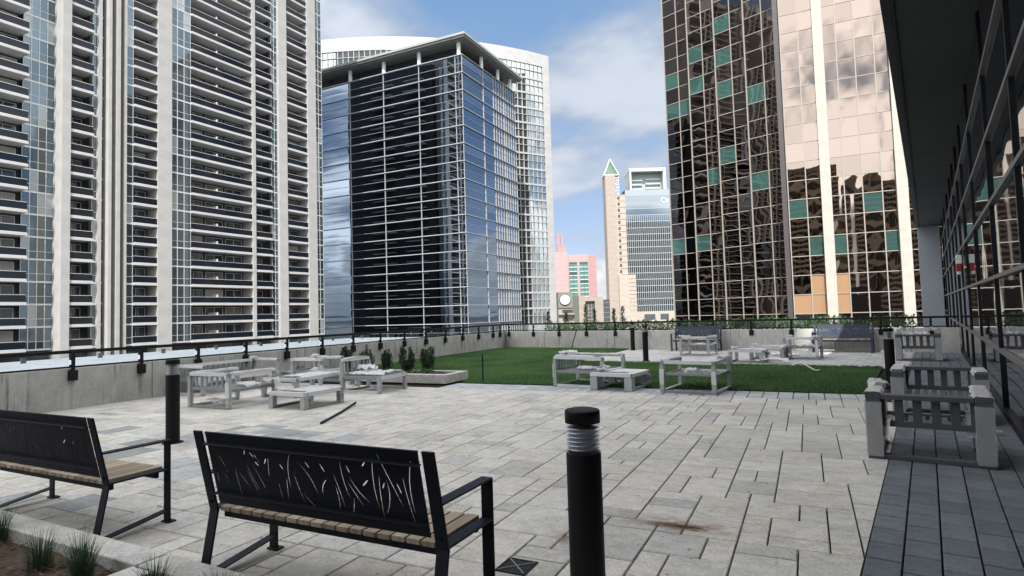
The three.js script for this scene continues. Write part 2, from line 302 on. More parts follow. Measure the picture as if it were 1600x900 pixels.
{ // blue-grey soldier strip beside the glass building, in running bond
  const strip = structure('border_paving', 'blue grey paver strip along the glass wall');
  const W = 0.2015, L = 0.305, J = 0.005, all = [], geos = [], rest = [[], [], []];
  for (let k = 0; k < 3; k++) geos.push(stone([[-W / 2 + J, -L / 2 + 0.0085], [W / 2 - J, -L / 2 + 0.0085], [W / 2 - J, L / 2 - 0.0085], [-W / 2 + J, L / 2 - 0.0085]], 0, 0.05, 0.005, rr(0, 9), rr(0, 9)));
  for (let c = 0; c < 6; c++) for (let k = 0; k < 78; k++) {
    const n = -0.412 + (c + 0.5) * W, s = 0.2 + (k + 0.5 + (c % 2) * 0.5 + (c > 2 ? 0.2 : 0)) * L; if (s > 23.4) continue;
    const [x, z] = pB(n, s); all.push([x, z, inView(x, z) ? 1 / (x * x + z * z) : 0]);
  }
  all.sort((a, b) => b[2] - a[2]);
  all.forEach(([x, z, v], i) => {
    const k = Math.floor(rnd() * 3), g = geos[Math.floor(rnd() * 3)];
    if (i < 300 && v > 0) { const m = part(strip, 'paver', g, MT.shadedBluePavers[k]); m.position.set(x, rr(-0.001, 0.001), z); m.rotation.y = TURN_B; }
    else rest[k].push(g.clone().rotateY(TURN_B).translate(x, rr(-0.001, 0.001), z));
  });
  rest.forEach((l, k) => l.length && (part(strip, 'far_pavers', l, MT.shadedBluePavers[k]).userData.kind = 'stuff'));
}
{ // grey setts along the near edge of the lawn
  const edge = structure('lawn_edge_paving', 'pale blue grey setts bordering the lawn'); let count = 0;
  const mats = [pav(0.40, 0.43, 0.45), pav(0.45, 0.48, 0.49), pav(0.36, 0.39, 0.41)], rest = [[], [], []], G = {};
  for (let j = 0; j < 4; j++) for (let i = 0; i < 34; i++) {
    const x = -7.55 + i * 0.25 + 0.125, z = -11.62 - j * 0.215, k = Math.floor(rnd() * 3);
    let poly = [[x - 0.118, z - 0.1], [x + 0.118, z - 0.1], [x + 0.118, z + 0.1], [x - 0.118, z + 0.1]]; poly = clipHalf(poly, cB, sB, -0.418); if (poly.length < 3 || Math.abs(area(poly)) < 0.004) continue;
    if (x > -5.0 || j < 2) { if (x > -1.9) { part(edge, 'paver', stone(poly, rr(-0.002, 0.001), 0.05, 0.006, rr(0, 9), rr(0, 9)), mats[k]); continue; } }
    rest[k].push(stone(poly, rr(-0.002, 0.001), 0.05, 0.006, rr(0, 9), rr(0, 9)));
  }
  rest.forEach((l, k) => l.length && (part(edge, 'far_pavers', l, mats[k]).userData.kind = 'stuff'));
}
{ // far patio on the building grid
  const patio = structure('patio_paving', 'pale square pavers of the far patio'), rest = [[], [], []]; let count = 0;
  const cells = [];
  for (let i = 0; i < 27; i++) for (let j = 0; j < 14; j++) {
    const n = -11.6 + i * 0.42 + (j % 2) * 0.21, s = 17.68 + j * 0.42 + 0.21;
    let poly = [[-0.206, -0.206], [0.206, -0.206], [0.206, 0.206], [-0.206, 0.206]].map(([a, b]) => pB(n + a, s + b));
    poly = clipHalf(clipHalf(poly, -1, 0, 6.74), cB, sB, -0.42); if (poly.length < 3 || Math.abs(area(poly)) < 0.004) continue;
    cells.push([poly, s]);
  }
  cells.sort((a, b) => a[1] - b[1]).forEach(([poly], i) => { const k = Math.floor(rnd() * 3), g = stone(poly, rr(-0.002, 0.002), 0.05, 0.004, rr(0, 9), rr(0, 9)); if (i < 298) part(patio, 'paver', g, MT.patio[k]); else rest[k].push(g); });
  rest.forEach((l, k) => l.length && (part(patio, 'far_pavers', l, MT.patio[k]).userData.kind = 'stuff'));
}
// ---------------------------------------------------------------- lawn
const lawnPoly = [[-13.06, -13.2], [-7.66, -13.2], [-7.5, -12.46], [pB(-1.0, 12.62)[0], -12.46], pB(-1.0, 17.64), pB(-8.95, 17.64), [-6.76, pB(-10, 23.3)[1]], [-6.76, -24.72], [-13.06, -25.66]];
lawnPoly.splice(5, 4, [-6.76, -18.62], [-6.76, -24.76], [-13.06, -25.72]);
{
  const sh = new THREE.Shape(); lawnPoly.forEach((q, i) => (i ? sh.lineTo(q[0], -q[1]) : sh.moveTo(q[0], -q[1])));
  const g = new THREE.ExtrudeGeometry(sh, { depth: 0.04, bevelEnabled: false }).rotateX(-Math.PI / 2).translate(0, -0.025, 0);
  const lawn = structure('lawn', 'short dark green artificial lawn', g, MT.turf);
  const inside = (x, z) => { let c = false; for (let i = 0, j = lawnPoly.length - 1; i < lawnPoly.length; j = i++) { const a = lawnPoly[i], b = lawnPoly[j]; if ((a[1] > z) !== (b[1] > z) && x < (b[0] - a[0]) * (z - a[1]) / (b[1] - a[1]) + a[0]) c = !c; } return c; };
  const tuft = []; for (let k = 0; k < 5; k++) { const a = k * 2.4 + 0.3, l = 0.03 + 0.006 * k, t = new THREE.BufferGeometry(); const ox = Math.cos(a) * 0.012, oz = Math.sin(a) * 0.012; t.setAttribute('position', new THREE.Float32BufferAttribute([ox - 0.004 * Math.sin(a), 0, oz + 0.004 * Math.cos(a), ox + 0.004 * Math.sin(a), 0, oz - 0.004 * Math.cos(a), ox * 2.2, l, oz * 2.2], 3)); t.computeVertexNormals(); t.setAttribute('uv', new THREE.Float32BufferAttribute([0, 0, 1, 0, 0.5, 1], 2)); tuft.push(t); }
  const N = 60000, im = new THREE.InstancedMesh(merge(tuft), M(0.068, 0.145, 0.054, { roughness: 0.9, side: THREE.DoubleSide }), N), mm = new THREE.Matrix4(), q = new THREE.Quaternion(), col = new THREE.Color();
  let k = 0; while (k < N) { const x = rr(-13.05, 2.2), z = rr(-25.7, -12.47); if (!inside(x, z)) continue; q.setFromAxisAngle(new THREE.Vector3(0, 1, 0), rnd() * 6.28); const s = rr(0.7, 1.25); mm.compose(new THREE.Vector3(x, 0.013, z), q, new THREE.Vector3(s * 1.5, s, s * 1.5)); im.setMatrixAt(k, mm); const v = 0.45 + (0.65 * vnoise(x * 1.1, z * 1.1, 0, 0, 601) + 0.45 * vnoise(x * 0.35, z * 0.35, 0, 0, 603)) * rr(0.6, 1.4); im.setColorAt(k, col.setRGB(v * rr(0.85, 1.2), v, v * rr(0.7, 1))); k++; }
  im.name = 'grass'; im.userData.kind = 'stuff'; im.userData.label = 'short turf blades covering the lawn'; scene.add(im);
}
// ---------------------------------------------------------------- parapets and glass guards
{
  const w = thing('parapet_wall', 'long stained concrete parapet wall with mottled streaks beside the lawn and sofas', 'wall', [-13.2, 0, 0]);
  for (let k = 0; k < 7; k++) { const z1 = 5 - k * 4.5, z0 = Math.max(z1 - 4.5 + 0.012, -25.98); part(w, 'wall_panel', rb(0, 0.29, (z0 + z1) / 2, 0.3, 1.0, z1 - z0, 0.012, 2), MT.concrete); }
  const f = thing('parapet_wall', 'pale concrete parapet wall behind the two patio benches', 'wall', atB(-8.2, 23.72), TURN_B);
  for (let k = 0; k < 5; k++) { const a = -8.5 + k * 3.5, b = Math.min(a + 3.49, 9.0); part(f, 'wall_panel', rb((a + b) / 2, 0.28, 0, b - a, 0.98, 0.3, 0.012, 2), MT.farConcrete); }
}
function guard(label, pos, turn, len, posts, side) { // local x along the run, local z towards the terrace
  const g = thing('glass_guard', label, 'guard rail', pos, turn, 'glass guards on the parapets');
  part(g, 'top_rail', rb(len / 2, 1.115, -0.02, len, 0.065, 0.075, 0.01), MT.steelDark);
  part(g, 'bottom_rail', rb(len / 2, 0.815, -0.02, len, 0.035, 0.03, 0.005), MT.steelDark);
  for (const x of posts) {
    const p = part(g, 'post', [rb(x, 0.86, 0.06, 0.055, 0.52, 0.05, 0.006), rb(x, 0.98, 0.02, 0.08, 0.05, 0.06, 0.006), rb(x, 0.84, 0.02, 0.08, 0.05, 0.06, 0.006)], MT.steelDark);
    part(p, 'mounting_block', rb(x, 0.655, 0.055, 0.15, 0.2, 0.09, 0.01), MT.steelDark);
  }
  for (let i = 0; i < posts.length - 1; i++) {
    const a = posts[i] + 0.03, b = posts[i + 1] - 0.03;
    if (b - a < 0.2) continue;
    part(g, 'glass_panel', bx((a + b) / 2, 0.965, -0.03, b - a, 0.27, 0.012), MT.guardGlass);
    if (side) part(g, 'glass_clip', rb((a + b) / 2 - 0.1, 1.0, -0.075, 0.09, 0.10, 0.03, 0.006), MT.clip);
  }
  return g;
}
{
  const z = []; for (let k = -6; k < 14; k++) z.push(6.87 + k * 1.357); z.push(25.2);
  const g = guard('glass guard rail with black posts above the stained parapet beside the sofas', [-13.06, 0, 2.2], Math.PI / 2, 28.0, z.map((q) => q + 2.2 - 0).filter((q) => q > 0.1).map((q) => q), true);
  const n = []; for (let k = 0; k < 13; k++) n.push(0.35 + k * 1.377); 
  guard('glass guard rail with black posts above the parapet behind the patio benches', atB(-16.82, 23.62), TURN_B, 17.6, n, false);
}
// ---------------------------------------------------------------- glass building with overhang on the right
{
  const b = thing('glass_building', 'dark glass curtain wall building with deep soffit beside the terrace', 'building', [0, 0, 0], TURN_B);
  // local x = n, local z = -s
  const glass = P(0.010, 0.012, 0.015, { roughness: 0.015, ior: 1.75, bumpMap: T.wave, bumpScale: 0.006 });
  const mull = P(0.010, 0.011, 0.013, { roughness: 0.5, specularIntensity: 0.35 }), alu = M(0.13, 0.128, 0.125, { metalness: 0.2, roughness: 0.45 });
  const sofM = P(0.075, 0.077, 0.080, { map: T.plain, roughness: 0.8, specularIntensity: 0.4 }), fas = P(0.022, 0.024, 0.028, { roughness: 0.6, specularIntensity: 0.4 });
  part(b, 'core', span(1.05, 14, -20, 6.35, 4, -41.2), M(0.05, 0.05, 0.055));
  const ms = [-1.5, 1.8, 4.9, 7.85, 10.85, 14.4, 17.6, 20.0, 22.6, 25.1, 28.8, 33.0, 37.2, 41], ys = [0.06, 0.90, 1.92, 2.96, 3.88, 4.84, 5.76];
  for (let i = 0; i < ms.length - 1; i++) for (let j = 0; j < ys.length - 1; j++) {
    const o = rr(0, 0.003), a = ms[i], c = ms[i + 1];
    const m = part(b, 'pane', bx(0, 0, 0, 0.02, ys[j + 1] - ys[j] - 0.02, c - a - 0.02), glass); m.position.set(0.83 + o, (ys[j] + ys[j + 1]) / 2, -(a + c) / 2); m.rotation.y = rr(-0.004, 0.004);
  }
  for (const s of ms) part(b, 'mullion', rb(0.83, 2.9, -s, 0.075, 5.72, 0.06, 0.004, 1), mull);
  for (let j = 0; j < ys.length - 1; j++) part(b, 'transom', rb(0.825, ys[j], -19.75, 0.09, j ? 0.055 : 0.10, 42.4, 0.004, 1), j === 0 ? mull : alu);
  part(b, 'soffit', span(-0.19, 0.86, 5.80, 5.86, 4, -41.2), sofM);
  part(b, 'fascia', [span(-0.32, -0.20, 5.80, 6.45, 4, -41.2), span(-0.195, -0.165, 5.77, 5.82, 4, -41.2)], fas);
  part(b, 'roof', span(-0.19, 14, 6.36, 6.44, 4, -41.2), fas);
  part(b, 'end_column', rb(0.26, -7.1, -40.7, 1.02, 25.8, 1.0, 0.02, 1), M(0.30, 0.33, 0.36, { map: T.plain, roughness: 0.8 }));
  part(b, 'podium_wall', span(0.9, 12, -20, -0.02, 4, -41.1), M(0.1, 0.1, 0.1));
}
{ // fire alarm strobe on a transom
  const o = thing('fire_alarm_strobe', 'white and red fire alarm strobe on the glass wall', 'alarm', atB(0.70, 18.6, 2.46), TURN_B);
  part(o, 'housing', rb(0, 0.17, 0, 0.12, 0.22, 0.16, 0.015), M(0.7, 0.71, 0.7));
  part(o, 'red_body', rb(-0.01, -0.03, 0, 0.11, 0.18, 0.14, 0.015), M(0.35, 0.02, 0.025, { roughness: 0.4 }));
  part(o, 'strobe_lens', rb(-0.01, -0.16, 0, 0.09, 0.09, 0.1, 0.02), M(0.7, 0.72, 0.72, { roughness: 0.2 }));
}

// ---------------------------------------------------------------- city: residential tower on the left
const CT = {
  slab: M(0.52, 0.525, 0.525, { map: T.plain, roughness: 0.8 }), pier: M(0.42, 0.418, 0.41, { map: T.plain, roughness: 0.85 }),
  rail: P(0.009, 0.013, 0.020, { roughness: 0.06, ior: 1.5, specularIntensity: 0.55 }), handrail: M(0.55, 0.57, 0.58, { roughness: 0.4, metalness: 0.3 }),
  core: M(0.045, 0.048, 0.052, { roughness: 0.8 }), frame: M(0.52, 0.54, 0.55, { roughness: 0.5, metalness: 0.2 }),
  win: [P(0.14, 0.185, 0.215, { metalness: 0.85, roughness: 0.04 }), P(0.10, 0.14, 0.165, { metalness: 0.8, roughness: 0.04 }), P(0.30, 0.34, 0.35, { metalness: 0.35, roughness: 0.12 })],
  door: [P(0.035, 0.042, 0.05, { roughness: 0.05, ior: 1.6 }), P(0.06, 0.07, 0.075, { roughness: 0.05, ior: 1.6 })],
  curtain: M(0.36, 0.36, 0.34, { roughness: 0.9 }), blind: M(0.17, 0.16, 0.145, { roughness: 0.9 }),
};
{
  const t = thing('apartment_tower', 'tall white residential tower stacked with dark glass balconies', 'tower', [-88.64, 0, -38.63], Math.acos(0.042));
  const F = 2.95, K = 24, y0 = -1.2, top = y0 + F * (K - 1) + 0.4;
  part(t, 'core', span(-14, 53.0, -20, 71, -2.65, -31), CT.core);
  const pier = (a, b, w0, w1) => part(t, 'pier', span(a, b, -20, 71, w0, w1), CT.pier);
  pier(6.39, 7.44, 0.15, -2.7); pier(19.33, 21.51, 0.12, -2.7); pier(36.22, 36.88, 0.1, -2.7); pier(41.99, 43.89, 0.12, -2.7); pier(48.98, 51.1, 0.12, -2.7); pier(-9, -7.6, 0.1, -2.7);
  pier(11.06, 11.5, -0.2, -2.7); pier(12.13, 12.55, 0.3, -2.7); pier(13.23, 13.75, 0.3, -2.7); pier(14.36, 14.8, 0.0, -2.7); pier(12.56, 13.22, -0.9, -2.7);
  for (const [a, b] of [[11.5, 12.13], [13.75, 14.36]]) for (let k = 0; k < K; k++) { part(t, 'pane', span(a, b, y0 + k * F + 0.22, y0 + (k + 1) * F - 0.02, -1.2, -1.25), CT.win[1]); part(t, 'spandrel', span(a, b, y0 + k * F - 0.02, y0 + k * F + 0.22, -1.15, -1.25), CT.frame); }
  const stacks = [[-7.6, 2.7], [7.44, 10.41], [15.87, 19.33], [24.84, 36.22], [36.88, 40.57], [43.89, 48.98]];
  const doorG = new Map();
  for (const [si, [a, b]] of stacks.entries()) for (let k = 0; k < K; k++) {
    const y = y0 + k * F, s = part(t, 'balcony_slab', span(a + (si === 1 ? 0.003 : 0.01), b - 0.01, y - 0.17, y + 0.17, 0.0, -2.68), CT.slab);
    const x0 = a + 0.06, x1 = b - 0.06;
    part(s, 'railing_glass', [span(x0, x1, y + 0.23, y + 1.12, -0.09, -0.11), span(x0, x0 + 0.02, y + 0.23, y + 1.12, -0.11, -2.5)], CT.rail);
    part(s, 'handrail', [span(x0 - 0.02, x1, y + 1.12, y + 1.18, -0.06, -0.13), span(x0 - 0.02, x0 + 0.05, y + 1.12, y + 1.18, -0.13, -2.5), span(x0, x1, y + 0.18, y + 0.23, -0.08, -0.12)], CT.handrail);
    const w = x1 - x0, nd = Math.max(1, Math.round(w / 3.6));
    for (let q = 0; q < nd; q++) { const c0 = x0 + q * w / nd + 0.25, c1 = x0 + (q + 1) * w / nd - 0.35; const g = []; for (const x of [c0, (c0 + c1) / 2, c1]) g.push(span(x - 0.035, x + 0.035, y + 0.17, y + 2.5, -2.50, -2.6)); g.push(span(c0, c1, y + 2.44, y + 2.52, -2.5, -2.6)); part(s, 'door_frame', g, CT.frame); part(s, 'door_glass', span(c0, c1, y + 0.18, y + 2.44, -2.58, -2.64), rnd() < 0.2 ? (rnd() < 0.5 ? CT.curtain : CT.blind) : CT.door[rnd() < 0.6 ? 0 : 1]); }
    if (si === 3) part(s, 'divider', span(29.4, 29.55, y + 0.18, y + 1.6, -0.15, -2.6), CT.slab);
    if (rnd() < 0.3) { const x = rr(x0 + 0.5, x1 - 0.5); part(s, 'balcony_chair', [bx(x, y + 0.42, -1.2, 0.5, 0.06, 0.5), bx(x, y + 0.7, -1.43, 0.5, 0.5, 0.05), bx(x - 0.2, y + 0.3, -1.0, 0.05, 0.3, 0.05), bx(x + 0.2, y + 0.3, -1.0, 0.05, 0.3, 0.05)], [CT.slab, CT.frame, CT.core][Math.floor(rnd() * 3)]); }
  }
  // window bays between the balconies
  const bays = [[2.72, 6.38, -1.9, 4], [10.42, 11.05, -0.6, 1], [14.81, 15.86, -0.35, 1], [21.52, 24.82, -0.3, 3], [40.58, 41.98, -0.35, 2], [51.11, 52.95, -0.2, 2]];
  for (const [a, b, w, n] of bays) for (let k = 0; k < K; k++) {
    const y = y0 + k * F, g = [span(a, b, y - 0.12, y + 0.1, w + 0.03, w - 0.1), span(a, b, y + 1.02, y + 1.08, w + 0.03, w - 0.06)];
    for (let i = 0; i <= n; i++) { const x = a + (b - a) * i / n; g.push(span(Math.max(a, x - 0.04), Math.min(b, x + 0.04), y + 0.1, y + F - 0.12, w + 0.04, w - 0.06)); }
    const f = part(t, 'window_frame', g, CT.frame);
    for (let i = 0; i < n; i++) { const xa = a + (b - a) * i / n + 0.04, xb = a + (b - a) * (i + 1) / n - 0.04, m = CT.win[rnd() < 0.5 ? 0 : rnd() < 0.7 ? 1 : 2]; const pn = part(f, 'pane', [span(xa, xb, y + 0.1, y + 1.02, w - 0.02, w - 0.05), span(xa, xb, y + 1.08, y + F - 0.12, w - 0.02, w - 0.05)], m); }
  }
  part(t, 'upper_floors', [span(-14, 53, 71.01, 118, -2.6, -30.9), ...Array.from({ length: 16 }, (_, k) => stacks.map(([a, b]) => span(a, b, y0 + (K + k) * F - 0.17, y0 + (K + k) * F + 0.17, 0, -2.59))).flat(), ...[[6.39, 7.44], [19.33, 21.51], [36.22, 36.88], [41.99, 43.89], [48.98, 51.1], [12.13, 13.75]].map(([a, b]) => span(a, b, 71.01, 118, 0.12, -2.59))], CT.slab).userData.kind = 'stuff';
  for (let k = 0; k < K; k++) part(t, 'end_balcony', [span(53.02, 54.6, y0 + k * F - 0.15, y0 + k * F + 0.15, -5, -11), span(53.02, 54.6, y0 + k * F - 0.15, y0 + k * F + 0.15, -15, -22)], CT.slab);
}
// ---------------------------------------------------------------- city: dark blue glass office
function paneGeo(w, h, bow, sd) { // a glass pane that bows a few millimetres, as insulated units do
  const g = new THREE.PlaneGeometry(w, h, 4, 4), p = g.attributes.position;
  for (let i = 0; i < p.count; i++) { const x = p.getX(i) / w * 2, y = p.getY(i) / h * 2; p.setZ(i, bow * (1 - x * x) * (1 - 0.6 * y * y) + bow * 0.5 * (vnoise(x * 1.3 + 9, y * 1.3 + 5, 0, 0, sd) - 0.5)); }
  g.computeVertexNormals(); return g;
}
{
  const t = thing('glass_office', 'dark blue glass office block with white fins and projecting flat roof', 'office building', [-66.5, 0, -113.9]);
  const gl = [P(0.22, 0.27, 0.33, { metalness: 1, roughness: 0.012 }), P(0.18, 0.23, 0.29, { metalness: 1, roughness: 0.012 }), P(0.25, 0.31, 0.38, { metalness: 1, roughness: 0.012 })];
  const fin = M(0.37, 0.38, 0.385, { roughness: 0.5 }), dk = M(0.05, 0.055, 0.06), grey = M(0.20, 0.215, 0.212, { map: T.plain, roughness: 0.6 });
  part(t, 'core', span(-46, -0.12, -20, 59.7, -0.12, -27), dk);
  const xs = [-43, -32.1, -21.8, -11.6, -1.75, 0], zs = [0, -9.6, -14.8, -20.5, -27], R = 32, y1 = 59.9, cache = {};
  const put = (w, x, y, z, ry) => { const k = Math.floor(rnd() * 3), g = (cache[w.toFixed(2) + k] ??= paneGeo(w - 0.06, 1.94, rr(0.004, 0.010), 700 + k)); const m = part(t, 'pane', g, gl[Math.floor(rnd() * 3)]); m.position.set(x, y, z); m.rotation.set(rr(-0.002, 0.002), ry + rr(-0.003, 0.003), 0); };
  for (let r = 0; r < R; r++) {
    const y = y1 - 2 * r - 1;
    for (let i = 0; i < xs.length - 1; i++) put(xs[i + 1] - xs[i], (xs[i] + xs[i + 1]) / 2, y, -0.05, 0);
    for (let i = 0; i < zs.length - 1; i++) put(zs[i] - zs[i + 1], -0.05, y, (zs[i] + zs[i + 1]) / 2, Math.PI / 2);
    const thick = r % 2 === 0, yy = y1 - 2 * r;
    part(t, thick ? 'fin' : 'transom', thick ? [span(-46, 0.28, yy - 0.09, yy + 0.07, 0.28, -0.05), span(0.28, 0, yy - 0.07, yy + 0.05, -0.051, -27)] : [span(-46, 0.06, yy - 0.025, yy + 0.025, 0.07, -0.06), span(0.07, 0, yy - 0.025, yy + 0.025, -0.061, -27)], fin);
  }
  for (const x of xs.slice(1)) part(t, 'mullion', span(x - 0.05, x + 0.05, -10, y1, 0.13, -0.06), fin);
  for (const z of zs.slice(1)) part(t, 'mullion', span(0.12, -0.06, -10, y1, z - 0.07, z + 0.07), fin);
  for (let z = -16.1; z > -27; z -= 1.35) part(t, 'mullion', span(0.14, -0.04, -10, y1, z - 0.05, z + 0.05), fin);
  part(t, 'penthouse', span(-45, -2.4, 59.9, 62.84, -2.4, -25), P(0.20, 0.25, 0.30, { metalness: 0.9, roughness: 0.05 }));
  const prof = new THREE.Shape(); prof.moveTo(0, 0); prof.lineTo(1.6, 0.55); prof.lineTo(1.75, 0.8); prof.lineTo(1.75, 1.15); prof.lineTo(0, 1.4); prof.lineTo(-1.5, 1.4); prof.lineTo(-1.5, 0);
  const roof = part(t, 'roof', [span(-46, 1.7, 63.05, 63.9, 1.7, -28.2), span(-46, 1.0, 62.85, 63.06, 1.0, -27.8)], grey);
  part(roof, 'roof_edge', [span(-46, 1.95, 63.5, 64.0, 1.95, 1.69), span(1.95, 1.69, 63.5, 64.0, 1.7, -28.4)], M(0.33, 0.35, 0.35, { roughness: 0.5 }));
  for (const x of [-42, -32.1, -21.8, -11.6, -0.9]) part(t, 'column', cyl(x, 59.98, -0.3, 0.46, 0.46, 2.9, 20), M(0.72, 0.73, 0.72, { roughness: 0.6 }));
  for (const z of [-9.6, -18, -25]) part(t, 'column', cyl(-0.3, 59.98, z, 0.46, 0.46, 2.9, 20), M(0.72, 0.73, 0.72, { roughness: 0.6 }));
}
// ---------------------------------------------------------------- city: curved white tower behind it
{
  const t = thing('curved_tower', 'white tower with a curved facade of gridded windows behind the glass office', 'tower', [-144.8, 0, -210]);
  const r = 87.7, D = Math.PI / 180, wh = M(0.44, 0.445, 0.45, { map: T.plain, roughness: 0.6 }), gl = [P(0.46, 0.51, 0.51, { metalness: 0.95, roughness: 0.03 }), P(0.40, 0.455, 0.46, { metalness: 0.95, roughness: 0.03 }), P(0.50, 0.55, 0.55, { metalness: 0.95, roughness: 0.04 })];
  const at = (phi, rad) => [rad * Math.cos(phi), rad * Math.sin(phi)];
  const arc = (p0, p1, y0, y1, r0, r1, n) => { const s = new THREE.Shape(); for (let i = 0; i <= n; i++) { const [x, z] = at((p0 + (p1 - p0) * i / n) * D, r1); i ? s.lineTo(x, -z) : s.moveTo(x, -z); } for (let i = n; i >= 0; i--) { const [x, z] = at((p0 + (p1 - p0) * i / n) * D, r0); s.lineTo(x, -z); } return new THREE.ExtrudeGeometry(s, { depth: y1 - y0, bevelEnabled: false }).rotateX(-Math.PI / 2).translate(0, y0, 0); };
  part(t, 'wall', [arc(28.3, 82, -20, 77.0, r - 14, r - 0.4, 54), arc(28.3, 29.9, -20, 77.0, r - 0.39, r, 2)], wh);
  part(t, 'parapet', arc(28.3, 82, 77.0, 80.4, r - 14, r, 54), wh);
  for (let k = 0; k < 34; k++) part(t, k % 2 ? 'transom' : 'floor_band', arc(29.9, 80, 77 - 2.3 * k - (k % 2 ? 0.14 : 0.5), 77 - 2.3 * k, r - 0.39, r + 0.05, 50), wh);
  const cols = []; for (let p = 29.9; p < 80; p += 1.0) cols.push(p);
  for (const p of cols) { const [x, z] = at(p * D, r - 0.12); part(t, 'mullion', bx(x, 28.5, z, 0.19, 97, 0.2, -p * D + Math.PI / 2), wh); }
  const pg = [0, 1, 2].map((k) => paneGeo(1.36, 2.14, rr(0.001, 0.003), 800 + k)), rest = [[], [], []]; let n = 0;
  for (const p of cols) for (let k = 0; k < 34; k++) {
    const [x, z] = at((p + 0.5) * D, r - 0.3), y = 77 - 2.3 * k - 1.25, q = Math.floor(rnd() * 3), ry = Math.PI / 2 - (p + 0.5) * D;
    const seen = (p < 38 && y > 0) || (p > 57 && k < 2);
    if (seen && n < 300) { n++; const m = part(t, 'pane', pg[q], gl[Math.floor(rnd() * 3)]); m.position.set(x, y, z); m.rotation.y = ry + rr(-0.003, 0.003); }
    else rest[q].push(pg[q].clone().rotateY(ry).translate(x, y, z));
  }
  rest.forEach((l, k) => (part(t, 'far_panes', l, gl[k]).userData.kind = 'stuff'));
}
